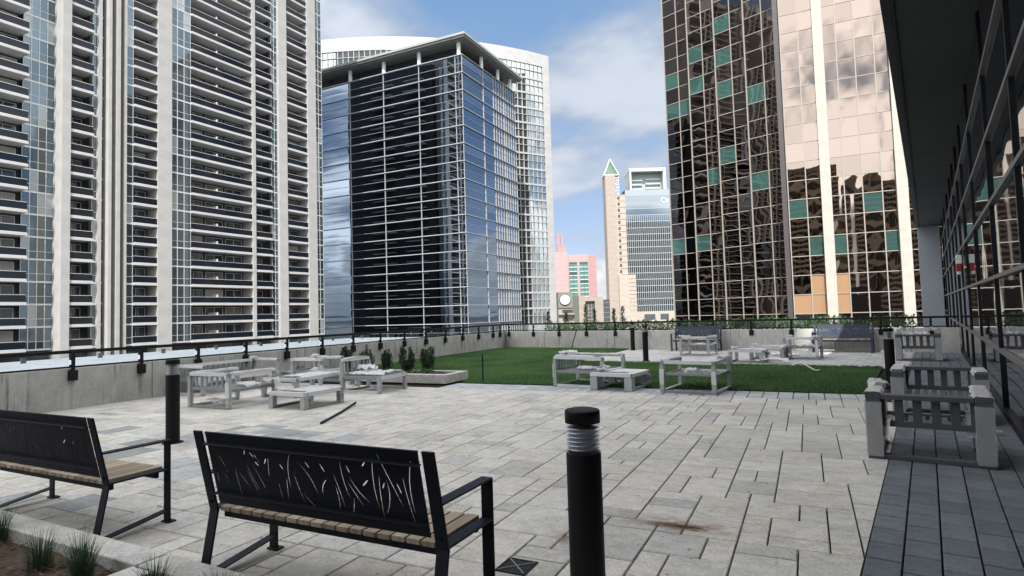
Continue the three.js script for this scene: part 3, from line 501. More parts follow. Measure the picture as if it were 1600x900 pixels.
// ---------------------------------------------------------------- city: bronze mirror tower
{
  const t = thing('bronze_tower', 'bronze mirror glass tower with cream stone piers', 'tower', [0, 0, 0]);
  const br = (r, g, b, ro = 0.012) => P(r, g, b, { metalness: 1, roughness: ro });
  const gl = [br(0.285, 0.240, 0.212), br(0.265, 0.223, 0.198), br(0.305, 0.257, 0.226)], dark = [br(0.155, 0.132, 0.117), br(0.125, 0.108, 0.098), br(0.18, 0.152, 0.135)];  // second set: same bronze glass, darkened for the dark buildings it mirrors
  const teal = P(0.105, 0.225, 0.205, { metalness: 0.72, roughness: 0.03 }), tan = P(0.36, 0.225, 0.13, { metalness: 0.15, roughness: 0.2 });  // tan panes: painted reflection of a sunlit tan block
  const cream = M(0.46, 0.43, 0.385, { map: T.plain, roughness: 0.75 }), dk = M(0.055, 0.05, 0.048, { roughness: 0.5 }), trim = M(0.29, 0.265, 0.235, { roughness: 0.6 });
  const Zf = -125.5, F = 3.6, yb = 0.08, cache = {};
  const geo = (w, k) => (cache[w.toFixed(2) + k] ??= paneGeo(w - 0.1, F - 0.1, rr(0.009, 0.022) * (rnd() < 0.5 ? -1 : 1), 900 + k * 31 + Math.floor(w * 10)));
  part(t, 'core', [span(-2.4, 30, -20, 94, Zf - 0.5, Zf - 34), span(-2.4, -22, -20, 94, -152.5, Zf - 34)], dk);
  // front face
  const cols = [[-2.17, 0.96], [0.96, 3.39], [5.11, 7.21], [7.21, 10.12], [10.12, 13.15], [13.15, 15.26]];
  const tealF = new Set(['0_5', '1_3', '2_3', '5_3', '4_5', '3_-1']), tanReflectF = new Set(['0_0', '1_0', '0_1', '1_1', '2_0', '2_1']);
  for (let k = 0; k < 19; k++) for (const [i, [a, b]] of cols.entries()) {
    const key = `${i}_${k}`, m = part(t, 'pane', geo(b - a, Math.floor(rnd() * 3)), tealF.has(key) ? teal : tanReflectF.has(key) && !(i === 0 && rnd() < 0.5) ? tan : gl[Math.floor(rnd() * 3)]);
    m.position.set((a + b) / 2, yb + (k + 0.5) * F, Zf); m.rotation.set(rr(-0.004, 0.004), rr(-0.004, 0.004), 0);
  }
  part(t, 'far_panes', [...[[16.96, 20], [20, 23], [23, 26]].flatMap(([a, b]) => Array.from({ length: 26 }, (_, k) => geo(3.0, k % 3).clone().translate((a + b) / 2, yb + (k - 0.5) * F, Zf))), ...cols.flatMap(([a, b]) => [-1, 19, 20, 21, 22, 23, 24].map((k) => geo(b - a, 0).clone().translate((a + b) / 2, yb + (k + 0.5) * F, Zf)))], gl[0]).userData.kind = 'stuff';
  for (const x of [-2.17, 0.96, 7.21, 10.12, 13.15, 20, 23]) part(t, 'mullion', span(x - 0.09, x + 0.09, -18, 94, Zf - 0.1, Zf + 0.12), trim);
  for (let k = -1; k < 26; k++) for (const [a, b] of [[-2.26, 3.39], [5.11, 15.26], [16.96, 26]]) part(t, 'transom', span(a, b, yb + k * F - 0.07, yb + k * F + 0.07, Zf - 0.08, Zf + 0.1), trim);
  for (const [a, b] of [[3.39, 5.11], [15.26, 16.96]]) part(t, 'stone_pier', span(a, b, -20, 94, Zf - 0.3, Zf + 0.9), cream);
  part(t, 'recess', span(-3.3, -2.42, -20, 94, -129.3, Zf - 0.2), dk);
  // slanting side: four bays stepped like a saw, each turned a little towards the terrace
  const P0 = [-2.8, -129.0], d = [-0.823, -0.568], th = -21.5 * Math.PI / 180, dir = [-Math.cos(th), Math.sin(th)], nrm = [Math.sin(th), Math.cos(th)], ts = [0.3, 3.29, 7.66, 11.17, 15.55, 19.09, 23.39, 26.72, 31.1];
  const onLine = (q) => [P0[0] + d[0] * q, P0[1] + d[1] * q];
  const hit = (S, q) => { const L = onLine(q), k = (S[0] * nrm[0] + S[1] * nrm[1]) / (L[0] * nrm[0] + L[1] * nrm[1]), p = [L[0] * k, L[1] * k]; return (p[0] - S[0]) * dir[0] + (p[1] - S[1]) * dir[1]; };
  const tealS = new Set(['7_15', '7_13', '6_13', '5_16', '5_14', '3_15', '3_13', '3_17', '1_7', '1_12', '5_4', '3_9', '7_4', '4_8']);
  const restS = [];
  for (let q = 0; q < 4; q++) {
    const S = onLine(ts[2 * q]), e = [0, hit(S, ts[2 * q + 1]), hit(S, ts[2 * q + 2])], pt = (a, o) => [S[0] + dir[0] * a + nrm[0] * o, S[1] + dir[1] * a + nrm[1] * o];
    for (let c = 0; c < 2; c++) {
      const w = e[c + 1] - e[c], [x, z] = pt((e[c] + e[c + 1]) / 2, 0);
      for (let k = -2; k < 26; k++) {
        const i = 2 * q + c, g = geo(w, Math.floor(rnd() * 3)), y = yb + (k + 0.5) * F;
        if (k < 0 || k > 22) { restS.push(g.clone().rotateY(th).translate(x, y, z)); continue; }
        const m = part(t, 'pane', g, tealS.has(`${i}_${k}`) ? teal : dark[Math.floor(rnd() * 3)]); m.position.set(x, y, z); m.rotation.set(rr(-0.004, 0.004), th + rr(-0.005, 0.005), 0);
      }
      const [mx, mz] = pt(e[c], 0.06); part(t, 'mullion', bx(mx, 37, mz, c ? 0.16 : 0.30, 114, c ? 0.2 : 0.34, th), trim);
    }
    const [lx, lz] = pt(e[2], 0.06); part(t, 'mullion', bx(lx, 37, lz, 0.2, 114, 0.3, th), trim);
    const [bx_, bz_] = pt(e[2] / 2, -2.6); part(t, 'bay_core', bx(bx_, 37, bz_, e[2] - 0.05, 114, 5, th), dk);
    const [tx, tz] = pt(e[2] / 2, 0.03); for (let k = -1; k < 26; k++) part(t, 'transom', bx(tx, yb + k * F, tz, e[2], 0.13, 0.16, th), trim);
  }
  part(t, 'far_panes', restS, dark[0]).userData.kind = 'stuff';
}
// ---------------------------------------------------------------- city: small buildings between the towers
const font = await new FontLoader().loadAsync('fonts/droid/droid_sans_bold.typeface.json');
const FACE = 26.1 * Math.PI / 180;
{
  const t = thing('stone_clock_tower', 'beige stone tower with green pyramid roof and mirrored office wing', 'tower', [-83.5, 0, -337.5], FACE);
  const st = M(0.36, 0.315, 0.27, { map: T.plain, roughness: 0.85 }), st2 = M(0.42, 0.375, 0.325, { map: T.plain, roughness: 0.85 }), gr = M(0.075, 0.125, 0.085, { roughness: 0.6 }), pale = M(0.46, 0.5, 0.5, { roughness: 0.5 }), dk = M(0.06, 0.065, 0.07);
  const u = (px) => (px - 1000) * 0.362;
  part(t, 'shaft', span(u(949), u(964.5), -20, 79, 1.2, -9), st);
  part(t, 'stair_bay', span(u(964.5), u(980), -20, 67.4, 0.4, -9), st2);
  for (let k = 0; k < 19; k++) { part(t, 'bay_window', span(u(967.5), u(971), 2 + k * 3.5, 3.7 + k * 3.5, 0.42, 0.3), dk); part(t, 'string_course', span(u(968), u(979.8), 4.6 + k * 3.5, 4.95 + k * 3.5, 0.55, 0.3), st); }
  const py = new THREE.ConeGeometry(5.9, 10, 4, 1).rotateY(Math.PI / 4).translate((u(949) + u(971)) / 2, 84.3, -3.9);
  const pyr = part(t, 'pyramid_roof', py, gr);
  const cx = (u(949) + u(971)) / 2, e = []; for (const [sx, sz] of [[1, 1], [-1, 1], [1, -1], [-1, -1]]) e.push(tubeAlong([[cx + sx * 4.2, 79.3, -3.9 + sz * 4.2], [cx + sx * 2.1, 84.3, -3.9 + sz * 2.1], [cx, 89.4, -3.9]], 0.3, 8, 5));
  part(pyr, 'roof_edge', [...e, span(cx - 4.4, cx + 4.4, 79, 79.6, 0.5, -8.3)], pale);
  const lat = []; for (let k = 0; k < 6; k++) lat.push(span(u(964.6), u(971), 68 + k * 1.9, 68.4 + k * 1.9, 0.2, -0.2)); lat.push(span(u(970.4), u(971.2), 67.4, 79, 0.25, -0.3)); for (let k = 0; k < 5; k++) lat.push(bx(u(967.6), 69.2 + k * 1.9, 0, 2.6, 0.35, 0.3, 0, 0, k % 2 ? 0.7 : -0.7));
  part(t, 'lattice', lat, pale);
  const gm = [P(0.26, 0.30, 0.33, { metalness: 0.9, roughness: 0.05 }), P(0.22, 0.26, 0.29, { metalness: 0.9, roughness: 0.05 })], frm = M(0.36, 0.39, 0.40, { roughness: 0.6 });
  const g0 = u(980), g1 = u(1052);
  part(t, 'office_core', span(g0, g1, -20, 70.5, -0.4, -22), dk);
  for (let k = 0; k < 19; k++) {
    const y = 0.8 + k * 3.67, x0 = y < 21 ? u(991) : g0;
    part(t, 'window_band', bx((x0 + g1) / 2, y + 1.85, -0.2 + rr(-0.02, 0.02), g1 - x0, 3.3, 0.1, rr(-0.003, 0.003), rr(-0.002, 0.002)), gm[k % 2]);
    part(t, 'spandrel', span(x0, g1, y - 0.18, y + 0.18, 0.0, -0.35), M(0.26, 0.32, 0.36));
  }
  const mu = []; for (let x = g0 + 0.8; x < g1; x += 1.15) mu.push(span(x - 0.09, x + 0.09, x < u(991) ? 22 : 0.8, 56, 0.05, -0.3)); part(t, 'mullions', mu, frm).userData.kind = 'stuff';
  part(t, 'low_wing', span(u(964.6), u(991), -20, 21.8, 2.2, -0.3), st2);
  for (let k = 0; k < 9; k++) part(t, 'string_course', span(u(980), u(990.8), 2 + k * 2.2, 2.25 + k * 2.2, 2.35, 2), st);
  part(t, 'base_wall', span(u(991), g1, -20, 0.7, 1.2, -0.3), st2);
  for (const [a, b] of [[1002, 1019], [1027, 1040]]) part(t, 'base_window', span(u(a), u(b), -3.8, -0.6, 1.25, 1.1), dk);
  const fr = [span(u(989), u(991.6), 70.5, 82, -1, -16), span(u(1042), u(1046.5), 70.5, 82, -1, -16), span(u(988.5), u(1046.5), 81.2, 83.0, -0.9, -16.2)];
  part(t, 'penthouse_frame', fr, M(0.5, 0.51, 0.51, { roughness: 0.6 })); part(t, 'penthouse_wall', span(u(991.7), u(1041.9), 70.5, 81, -6, -16), M(0.34, 0.42, 0.42));
  for (let k = 0; k < 3; k++) part(t, 'penthouse_balcony', [span(u(994), u(1011), 71.2 + k * 2.6, 72 + k * 2.6, -4.4, -6), span(u(1016), u(1040), 71.6 + k * 2.6, 72.4 + k * 2.6, -4.4, -6)], pale);
  const tg = new TextGeometry('Ce', { font, size: 2.9, depth: 0.3, curveSegments: 4 }); tg.translate(u(1035), 62.6, 0.1); part(t, 'sign_letters', tg, M(0.70, 0.72, 0.73, { roughness: 0.5 }));
}
{
  const t = thing('pink_building', 'pink building with teal window columns and a slim forked spire', 'building', [-137, 0, -378], FACE);
  const u = (px) => (px - 900) * 0.4255, pk = M(0.44, 0.265, 0.27, { map: T.plain, roughness: 0.85 }), pk2 = M(0.46, 0.335, 0.33, { map: T.plain, roughness: 0.85 }), tl = P(0.16, 0.36, 0.34, { roughness: 0.15, metalness: 0.4 }), lt = M(0.58, 0.66, 0.64), dk = M(0.05, 0.08, 0.08);
  part(t, 'left_wing', span(u(867), u(887), -20, 42, 1.5, -14), pk2);
  part(t, 'spire', [span(u(872), u(875.4), 42, 54.5, 0, -2.5), span(u(878), u(881), 42, 54.2, 0, -2.5), span(u(872), u(884), 42, 46, 0.4, -4)], pk);
  part(t, 'main_block', span(u(887), u(921), -20, 40, 0, -14), pk2); part(t, 'right_fin', span(u(921), u(932), -20, 39.5, 0.8, -14), pk);
  for (const [a, b] of [[889.5, 902], [906, 919]]) { part(t, 'window_column', span(u(a), u(b), 6, 35, 0.05, -0.2), dk); for (let k = 0; k < 10; k++) for (let q = 0; q < 2; q++) { const w = (b - a) / 2; part(t, 'window', span(u(a + q * w + 0.4), u(a + (q + 1) * w - 0.4), 6.8 + k * 2.8, 8.6 + k * 2.8, 0.12, 0.0), rnd() < 0.8 ? tl : dk); part(t, 'sill', span(u(a + q * w + 0.2), u(a + (q + 1) * w - 0.2), 6.2 + k * 2.8, 6.7 + k * 2.8, 0.3, 0.0), lt); } }
}
{
  const t = thing('sign_building', 'low grey and tan building carrying a round white sign', 'building', [-67.6, 0, -189.5], FACE);
  const u = (px) => (px - 905) * 0.213, gy = M(0.24, 0.25, 0.23, { map: T.plain }), tn = M(0.40, 0.345, 0.30, { map: T.plain }), dk = M(0.05, 0.055, 0.055), wh = M(0.55, 0.55, 0.55, { roughness: 0.5 });
  part(t, 'sign_wall', span(u(870), u(893), 3.2, 8.4, 0.3, -8), gy); part(t, 'lower_wall', span(u(870), u(893), -20, 3.2, 0, -8), M(0.34, 0.31, 0.28));
  const disc = part(t, 'round_sign', new THREE.CylinderGeometry(1.72, 1.72, 0.3, 40).rotateX(Math.PI / 2).translate(u(881.5), 5.9, 0.46), wh);
  part(disc, 'sign_rim', new THREE.TorusGeometry(1.74, 0.09, 6, 40).translate(u(881.5), 5.9, 0.55), dk);
  for (let k = 0; k < 2; k++) part(t, 'window', span(u(877), u(893), 1.5 - 2.6 * k, 2.6 - 2.6 * k, 0.06, -0.1), dk), part(t, 'ledge', span(u(871), u(895), 0.9 - 2.6 * k, 1.4 - 2.6 * k, 0.8, -0.1), tn);
  part(t, 'dark_pier', span(u(893), u(903), -20, 7.0, -0.2, -8), M(0.13, 0.14, 0.12)); part(t, 'pale_pier', span(u(903), u(913), -20, 7.1, 0.2, -8), tn);
  part(t, 'portal', [span(u(913), u(941), 5.2, 6.6, 0, -8), span(u(928), u(941), -20, 5.2, 0, -8)], tn); part(t, 'portal_glass', span(u(913), u(928), -20, 5.2, -0.8, -8), P(0.10, 0.11, 0.11, { roughness: 0.1 }));
  const fr = []; for (let k = 0; k < 4; k++) fr.push(span(u(913), u(928), 1.2 * k - 1, 1.2 * k - 0.85, -0.7, -0.82)); for (let k = 1; k < 3; k++) fr.push(span(u(913 + 5 * k) - 0.06, u(913 + 5 * k) + 0.06, -3, 5.2, -0.68, -0.82)); part(t, 'portal_frame', fr, tn);
  const wing = part(t, 'glass_wing', span(u(941.2), u(952), -20, 5.6, -1, -8), P(0.22, 0.25, 0.26, { metalness: 0.6, roughness: 0.1 })); const gf = []; for (let k = 0; k < 5; k++) gf.push(span(u(941.2), u(952), -2 + k * 1.6, -1.8 + k * 1.6, -0.9, -1.05)); part(wing, 'wing_frame', gf, gy);
}
// ---------------------------------------------------------------- apartment blocks behind the viewer: they shade the terrace and are mirrored in the bronze tower
function block(label, x0, x1, z0, z1, H) {
  const t = thing('apartment_block', label, 'building', [x0, 0, z0], 0);
  const W = x1 - x0, wall = M(0.34, 0.27, 0.20, { map: T.plain, roughness: 0.9 }), sl = M(0.50, 0.43, 0.35, { map: T.plain, roughness: 0.85 }), gl = P(0.05, 0.055, 0.06, { roughness: 0.06, ior: 1.6 });
  part(t, 'wall', span(0, W, -20, H, 0, z1 - z0), wall);
  const n = Math.floor((H + 18) / 2.9), wg = span(0, 2.7, 0.3, 2.4, 0.1, -0.05), far = []; let count = 0;
  for (let k = 0; k < n; k++) {
    const y = -18 + k * 2.9; part(t, 'balcony_slab', [span(0.02, W - 0.02, y - 0.15, y + 0.15, 0, -1.5), span(0.02, W - 0.02, y + 0.15, y + 1.05, -1.35, -1.45)], sl);
    for (let x = 0.8; x < W - 3; x += 3.9) if (y > -4 && count++ < 300) part(t, 'window', wg, gl).position.set(x, y, 0); else far.push(wg.clone().translate(x, y, 0));
  }
  part(t, 'far_windows', far, gl).userData.kind = 'stuff';
  for (let x = 0; x < W; x += 7.8) part(t, 'fin_wall', span(x, x + 0.3, -20, H, 0, -1.6), sl);
}
block('brown balcony block mirrored beside the stone pier of the bronze tower', -9.6, 13.45, 14, 30, 57);
block('tall brown block mirrored in the office wing of the stone tower', 55, 115, -150, -120, 88);
block('brown balcony block mirrored towards the soffit end of the bronze tower', 18.5, 56, 19, 34, 50);

// ---------------------------------------------------------------- benches
function grassPanel(w, h, sd) { // steel back sheet with slits cut as stems of grass
  const sh = new THREE.Shape(); sh.moveTo(-w / 2, 0); sh.lineTo(w / 2, 0); sh.lineTo(w / 2, h); sh.lineTo(-w / 2, h); sh.closePath();
  const keep = seed; seed = sd; const boxes = [], slits = [];
  const seg = (x0, y0, x1, y1, bend, wd) => {
    const L = Math.hypot(x1 - x0, y1 - y0), nx = -(y1 - y0) / L, ny = (x1 - x0) / L, N = 5, A = [], B = [];
    for (let i = 0; i <= N; i++) { const t = i / N, o = bend * 4 * t * (1 - t), x = x0 + (x1 - x0) * t + nx * o, y = y0 + (y1 - y0) * t + ny * o, k = wd * (0.35 + 0.65 * Math.sin(Math.PI * (0.15 + 0.75 * t))); A.push([x + nx * k, y + ny * k]); B.push([x - nx * k, y - ny * k]); }
    const pts = [...A, ...B.slice().reverse()];
    for (const p of pts) if (Math.abs(p[0]) > w / 2 - 0.02 || p[1] < 0.02 || p[1] > h - 0.02) return;
    const mid = []; for (let i = 0; i <= N; i++) mid.push([(pts[i][0] + pts[2 * N + 1 - i][0]) / 2, (pts[i][1] + pts[2 * N + 1 - i][1]) / 2]);
    const near = (p, a, b) => { const vx = b[0] - a[0], vy = b[1] - a[1], t = clamp(((p[0] - a[0]) * vx + (p[1] - a[1]) * vy) / (vx * vx + vy * vy)); return Math.hypot(p[0] - a[0] - vx * t, p[1] - a[1] - vy * t); };
    for (const o of slits) for (let i = 0; i < mid.length; i++) for (let j = 0; j < o.length; j++) { if (j && near(mid[i], o[j - 1], o[j]) < 0.015) return; if (i && near(o[j], mid[i - 1], mid[i]) < 0.015) return; }
    // keep slits apart along their whole length
    for (const o of slits) for (let i = 0; i < mid.length - 1; i++) for (let j = 0; j < o.length - 1; j++) { const d = (p, q, r) => (q[0] - p[0]) * (r[1] - p[1]) - (q[1] - p[1]) * (r[0] - p[0]); if (d(mid[i], mid[i + 1], o[j]) * d(mid[i], mid[i + 1], o[j + 1]) < 0 && d(o[j], o[j + 1], mid[i]) * d(o[j], o[j + 1], mid[i + 1]) < 0) return; }
    slits.push(mid); const hole = new THREE.Path(); pts.forEach((p, i) => (i ? hole.lineTo(...p) : hole.moveTo(...p))); hole.closePath(); sh.holes.push(hole);
  };
  for (let k = 0; k < 130; k++) { const x = rr(-w / 2 + 0.03, w / 2 - 0.03), y = rr(0.03, 0.16), l = rr(0.10, 0.30), lean = rr(-0.14, 0.05); seg(x, y, x + lean, y + l, rr(-0.022, 0.022), 0.0036); }
  for (let k = 0; k < 40; k++) { const x = rr(-w / 2 + 0.05, w / 2 - 0.05), y = rr(0.22, 0.36), a = rr(0.35, 0.9) * (rnd() < 0.5 ? 1 : -1) + Math.PI / 2, l = rr(0.03, 0.06); seg(x, y, x + Math.cos(a) * l, y + Math.sin(a) * l, 0, 0.0048); }
  seed = keep;
  return new THREE.ExtrudeGeometry(sh, { depth: 0.004, bevelEnabled: false });
}
const panelGeo = grassPanel(1.60, 0.472, 4711);
function bench(label, pos, turn, m = MT.steel) { // local x along the seat, back at +z
  const b = thing('park_bench', label, 'bench', pos, turn, 'steel and timber benches'), X = 0.865;
  for (const s of [-1, 1]) {
    const x = s * X, f = part(b, 'side_frame', [bar([x, 0.40, 0.215], [x, 0.93, 0.335], 0.075, 0.014), bar([x, 0.425, 0.225], [x, 0.425, -0.245], 0.075, 0.014)], m);
    part(b, 'leg', bar([x, 0.425, 0.215], [x, 0.0, 0.30], 0.075, 0.014), m);
    const fl = part(b, 'leg', [rb(x, 0.33, -0.25, 0.075, 0.66, 0.014, 0.003, 1)], m); part(fl, 'foot', rb(x, 0.006, -0.262, 0.10, 0.012, 0.07, 0.003, 1), m);
    part(b, 'armrest', bar([x, 0.655, 0.265], [x, 0.655, -0.257], 0.075, 0.012), m);
    part(b, 'foot_bar', bar([x, 0.095, -0.243], [x, 0.02, 0.285], 0.075, 0.010), m);
    part(f, 'bolt', new THREE.CylinderGeometry(0.011, 0.011, 0.012, 8).rotateX(Math.PI / 2).translate(x, 0.47, 0.242), m);
  }
  part(b, 'seat_bearer', [rb(0, 0.385, 0.16, 1.66, 0.05, 0.03, 0.004, 1), rb(0, 0.385, -0.19, 1.66, 0.05, 0.03, 0.004, 1)], m);
  const N = 17, p = 1.64 / N; for (let k = 0; k < N; k++) { const g = rb(0, 0, 0, p - 0.012, 0.03, 0.46, 0.005, 2); const uv = g.attributes.uv, o = rnd() * 5; for (let i = 0; i < uv.count; i++) uv.setX(i, uv.getX(i) + o); const q = part(b, 'slat', g, MT.wood[Math.floor(rnd() * 4)]); q.position.set(-0.82 + (k + 0.5) * p, 0.427 + rr(-0.001, 0.001), -0.012); }
  const back = part(b, 'backrest', panelGeo, m); back.position.set(0, 0.468, 0.226); back.rotation.x = Math.atan2(0.12, 0.53);
  part(back, 'flange', [rb(0, 0.40, 0.016, 1.62, 0.008, 0.032, 0.002, 1), rb(0, 0.075, 0.016, 1.60, 0.008, 0.032, 0.002, 1), rb(0, 0.469, 0.002, 1.60, 0.008, 0.012, 0.002, 1)], m);
  return b;
}
bench('dark steel bench with grass cutouts in its back, in front beside the kerb', [-2.585, 0.002, -2.865], -0.01);
bench('dark steel bench cut by the photo edge, next to the planter kerb', [-5.61, 0.002, -2.98], -0.02);
bench('navy bench in shade against the far wall behind an open chair frame', atB(-7.36, 22.98, 0.002), TURN_B + Math.PI, MT.navy);
bench('navy bench half in sunlight against the far wall', atB(-2.42, 23.06, 0.002), TURN_B + Math.PI, MT.navy);
// ---------------------------------------------------------------- bollard lights
function bollard(label, x, z) {
  const b = thing('bollard_light', label, 'bollard', [x, 0, z], 0, 'black bollard lights'), r = 0.083;
  const lath = (pts) => new THREE.LatheGeometry(pts.map((p) => new THREE.Vector2(...p)), 40);
  part(b, 'post', lath([[0, 0.012], [r, 0.012], [r, 0.872], [r - 0.004, 0.876], [0, 0.876]]), MT.steelDark);
  part(b, 'base_flange', lath([[0, 0.0], [0.125, 0.0], [0.125, 0.010], [0.12, 0.014], [r, 0.014], [0, 0.014]]), MT.steelDark);
  for (let k = 0; k < 6; k++) { const y = 0.892 + k * 0.0195; part(b, 'louver', lath([[0.03, y + 0.012], [0.074, y], [0.0765, y + 0.0015], [0.074, y + 0.004], [0.03, y + 0.016]]), MT.louver); }
  part(b, 'lens', lath([[r - 0.004, 0.874], [r - 0.0015, 0.876], [r - 0.0015, 1.018]]), MT.lens);
  part(b, 'cap', lath([[0, 1.015], [r + 0.001, 1.015], [r + 0.001, 1.068], [r - 0.004, 1.075], [r - 0.03, 1.081], [0, 1.084]]), MT.steelDark);
  b.scale.setScalar(1.04); return b;
}
bollard('black bollard light standing alone in front on the ashlar paving', -1.03, -2.86);
bollard('black bollard light beside the armrest of the cut off bench', -7.78, -5.35);
bollard('black bollard light on the patio edge in front of the far parapet', -4.64, -18.95);
bollard('black bollard light close to the far parapet by the lawn corner', -6.42, -24.15);
bollard('black bollard light at the lawn end beside the grey armchairs', 1.38, -13.65);
// ---------------------------------------------------------------- wrapped outdoor furniture
function sheet(w, d, amp, sd, hang = 0) { // a crumpled piece of film lying on something, its ends hanging down
  const g = new THREE.PlaneGeometry(w, d, 14, 14).rotateX(-Math.PI / 2), p = g.attributes.position;
  for (let i = 0; i < p.count; i++) {
    let x = p.getX(i), z = p.getZ(i); const a = Math.abs(fbmF(x * 6 + sd, z * 6, sd)) * amp, ex = smooth(0.62, 1.0, Math.abs(x) / (w / 2));
    p.setXYZ(i, x * (1 - 0.10 * ex * (hang > 0 ? 1 : 0)) + 0.03 * (vnoise(x * 9, z * 9, 0, 0, sd + 3) - 0.5), a + 0.004 - hang * ex, z + 0.04 * (vnoise(x * 8, z * 8, 0, 0, sd + 7) - 0.5));
  }
  g.computeVertexNormals(); return g;
}
function fbmF(x, y, k) { return 1 - 2 * Math.abs(vnoise(x, y, 0, 0, k) - 0.5) + 0.4 * (1 - 2 * Math.abs(vnoise(x * 2.3, y * 2.3, 0, 0, k + 1) - 0.5)); }
let sheetSeed = 2000;
function wrapBits(o, spots) { for (const [x, y, z, w, d, amp, hang, ry] of spots) { const m = part(o, 'plastic_wrap', sheet(w, d, amp, sheetSeed++, hang || 0), MT.wrap); m.position.set(x, y, z); m.rotation.y = ry || 0; } }
function skin(w, h, d, sd) { // loose film round a post
  const g = new THREE.BoxGeometry(w, h, d, 3, 8, 3), p = g.attributes.position; for (let i = 0; i < p.count; i++) { const k = vnoise(p.getX(i) * 30 + sd, p.getY(i) * 9 + p.getZ(i) * 30, 0, 0, sd); p.setX(i, p.getX(i) * (1 + 0.12 * (k - 0.3))); p.setZ(i, p.getZ(i) * (1 + 0.12 * (vnoise(p.getX(i) * 30, p.getY(i) * 11 + p.getZ(i) * 30, 0, 0, sd + 5) - 0.3))); } g.computeVertexNormals(); return g;
}
function chair(label, pos, turn, { w = 1.05, d = 0.98, h = 0.65, post = 0.062, mat = MT.frameGrey, slats = 6, armless = false, group = 'wrapped outdoor chairs', category = 'armchair', name = 'lounge_chair', spots } = {}) {
  const c = thing(name, label, category, pos, turn, group), t = 0.05, X = w / 2 - post / 2, Z = d / 2 - post / 2, sy = 0.33;
  for (const sx of [-1, 1]) for (const sz of [-1, 1]) {
    const hh = sz < 0 && armless ? sy + 0.05 : h - t, l = part(c, 'leg', rb(sx * X, hh / 2, sz * Z, post, hh, post, 0.006, 1), mat);
    const f = part(l, 'plastic_film', skin(post + 0.014, hh * 0.9, post + 0.014, sheetSeed++), MT.film); f.position.set(sx * X, hh * 0.5, sz * Z);
  }
  for (const sx of [-1, 1]) { if (!armless) part(c, 'arm', rb(sx * X, h - t / 2, 0, post + 0.004, t, d, 0.008, 1), mat); part(c, 'base_rail', rb(sx * X, 0.025, 0, post * 0.8, 0.045, d - 2 * post, 0.005, 1), mat); }
  part(c, 'base_rail', rb(0, 0.025, Z, w - 2 * post, 0.045, post * 0.8, 0.005, 1), mat);
  part(c, 'top_rail', rb(0, h - t / 2 - 0.002, Z, w - 2 * post - 0.006, t, post, 0.006, 1), mat);
  if (slats) {
    const bw = w - 2 * post; part(c, 'back_rail', rb(0, sy + 0.03, Z - 0.01, bw, 0.06, 0.03, 0.004, 1), mat);
    for (let k = 0; k <= slats; k++) part(c, 'back_slat', rb(-bw / 2 + bw * (k + 0.0) / slats, (h - t + sy + 0.06) / 2, Z - 0.005, slats === 5 ? 0.078 : k === 0 || k === slats ? 0.07 : 0.055, h - t - sy - 0.06, 0.018, 0.004, 1), mat);
  } else part(c, 'back_rail', rb(0, sy + 0.03, Z - 0.01, w - 2 * post, 0.05, 0.03, 0.004, 1), mat);
  part(c, 'seat_frame', [rb(0, sy, -Z, w - 2 * post, 0.06, post * 0.7, 0.005, 1), rb(-X, sy, 0, 0.035, 0.06, d - 2 * post, 0.005, 1), rb(X, sy, 0, 0.035, 0.06, d - 2 * post, 0.005, 1)], mat);
  const n = Math.round(w / 0.13); for (let k = 0; k < n; k++) part(c, 'seat_slat', rb(-w / 2 + post + (w - 2 * post) * (k + 0.5) / n, sy, 0, (w - 2 * post) / n * 0.62, 0.02, d - 2 * post - 0.02, 0.004, 1), mat);
  if (mat === MT.frameGrey) {
    const sl = (g, x, y, z) => { const m = part(c, 'plastic_sleeve', g, MT.wrapTight); m.position.set(x, y, z); };
    if (!armless) for (const sx of [-1, 1]) sl(skin(post + 0.016, t + 0.012, d * rr(0.82, 0.99), sheetSeed++), sx * X, h - t / 2 + 0.002, 0);
    sl(skin(w * rr(0.8, 0.95), t + 0.012, post + 0.016, sheetSeed++), 0, h - t / 2, Z); sl(skin(w * 0.94, 0.072, post + 0.01, sheetSeed++), 0, sy, -Z);
    for (const sx of [-1, 1]) for (const sz of armless ? [1] : [-1, 1]) if (rnd() < 0.7) sl(skin(post + 0.022, h * rr(0.3, 0.75), 0.02, sheetSeed++), sx * X, h * rr(0.45, 0.55), sz * Z + (sz > 0 ? 0.035 : -0.035));
    for (const sx of [-1, 1]) sl(skin(post * 0.9, 0.055, d - 2 * post, sheetSeed++), sx * X, 0.028, 0);
  }
  wrapBits(c, spots || [[-X, h + 0.002, rr(-0.1, 0.1), post + 0.07, d * 0.95, 0.015, 0.05], [X, h + 0.002, rr(-0.1, 0.1), post + 0.07, d * 0.9, 0.015, 0.06], [rr(-0.1, 0.1), sy + 0.015, rr(-0.1, 0.1), w * 0.4, d * 0.3, 0.05, 0.02], [-X + 0.02, h - 0.01, Z, post + 0.12, post + 0.12, 0.06, 0.04], [X - 0.03, 0.35, -Z + 0.05, 0.14, 0.30, 0.05, 0.16, 0.4]]);
  return c;
}
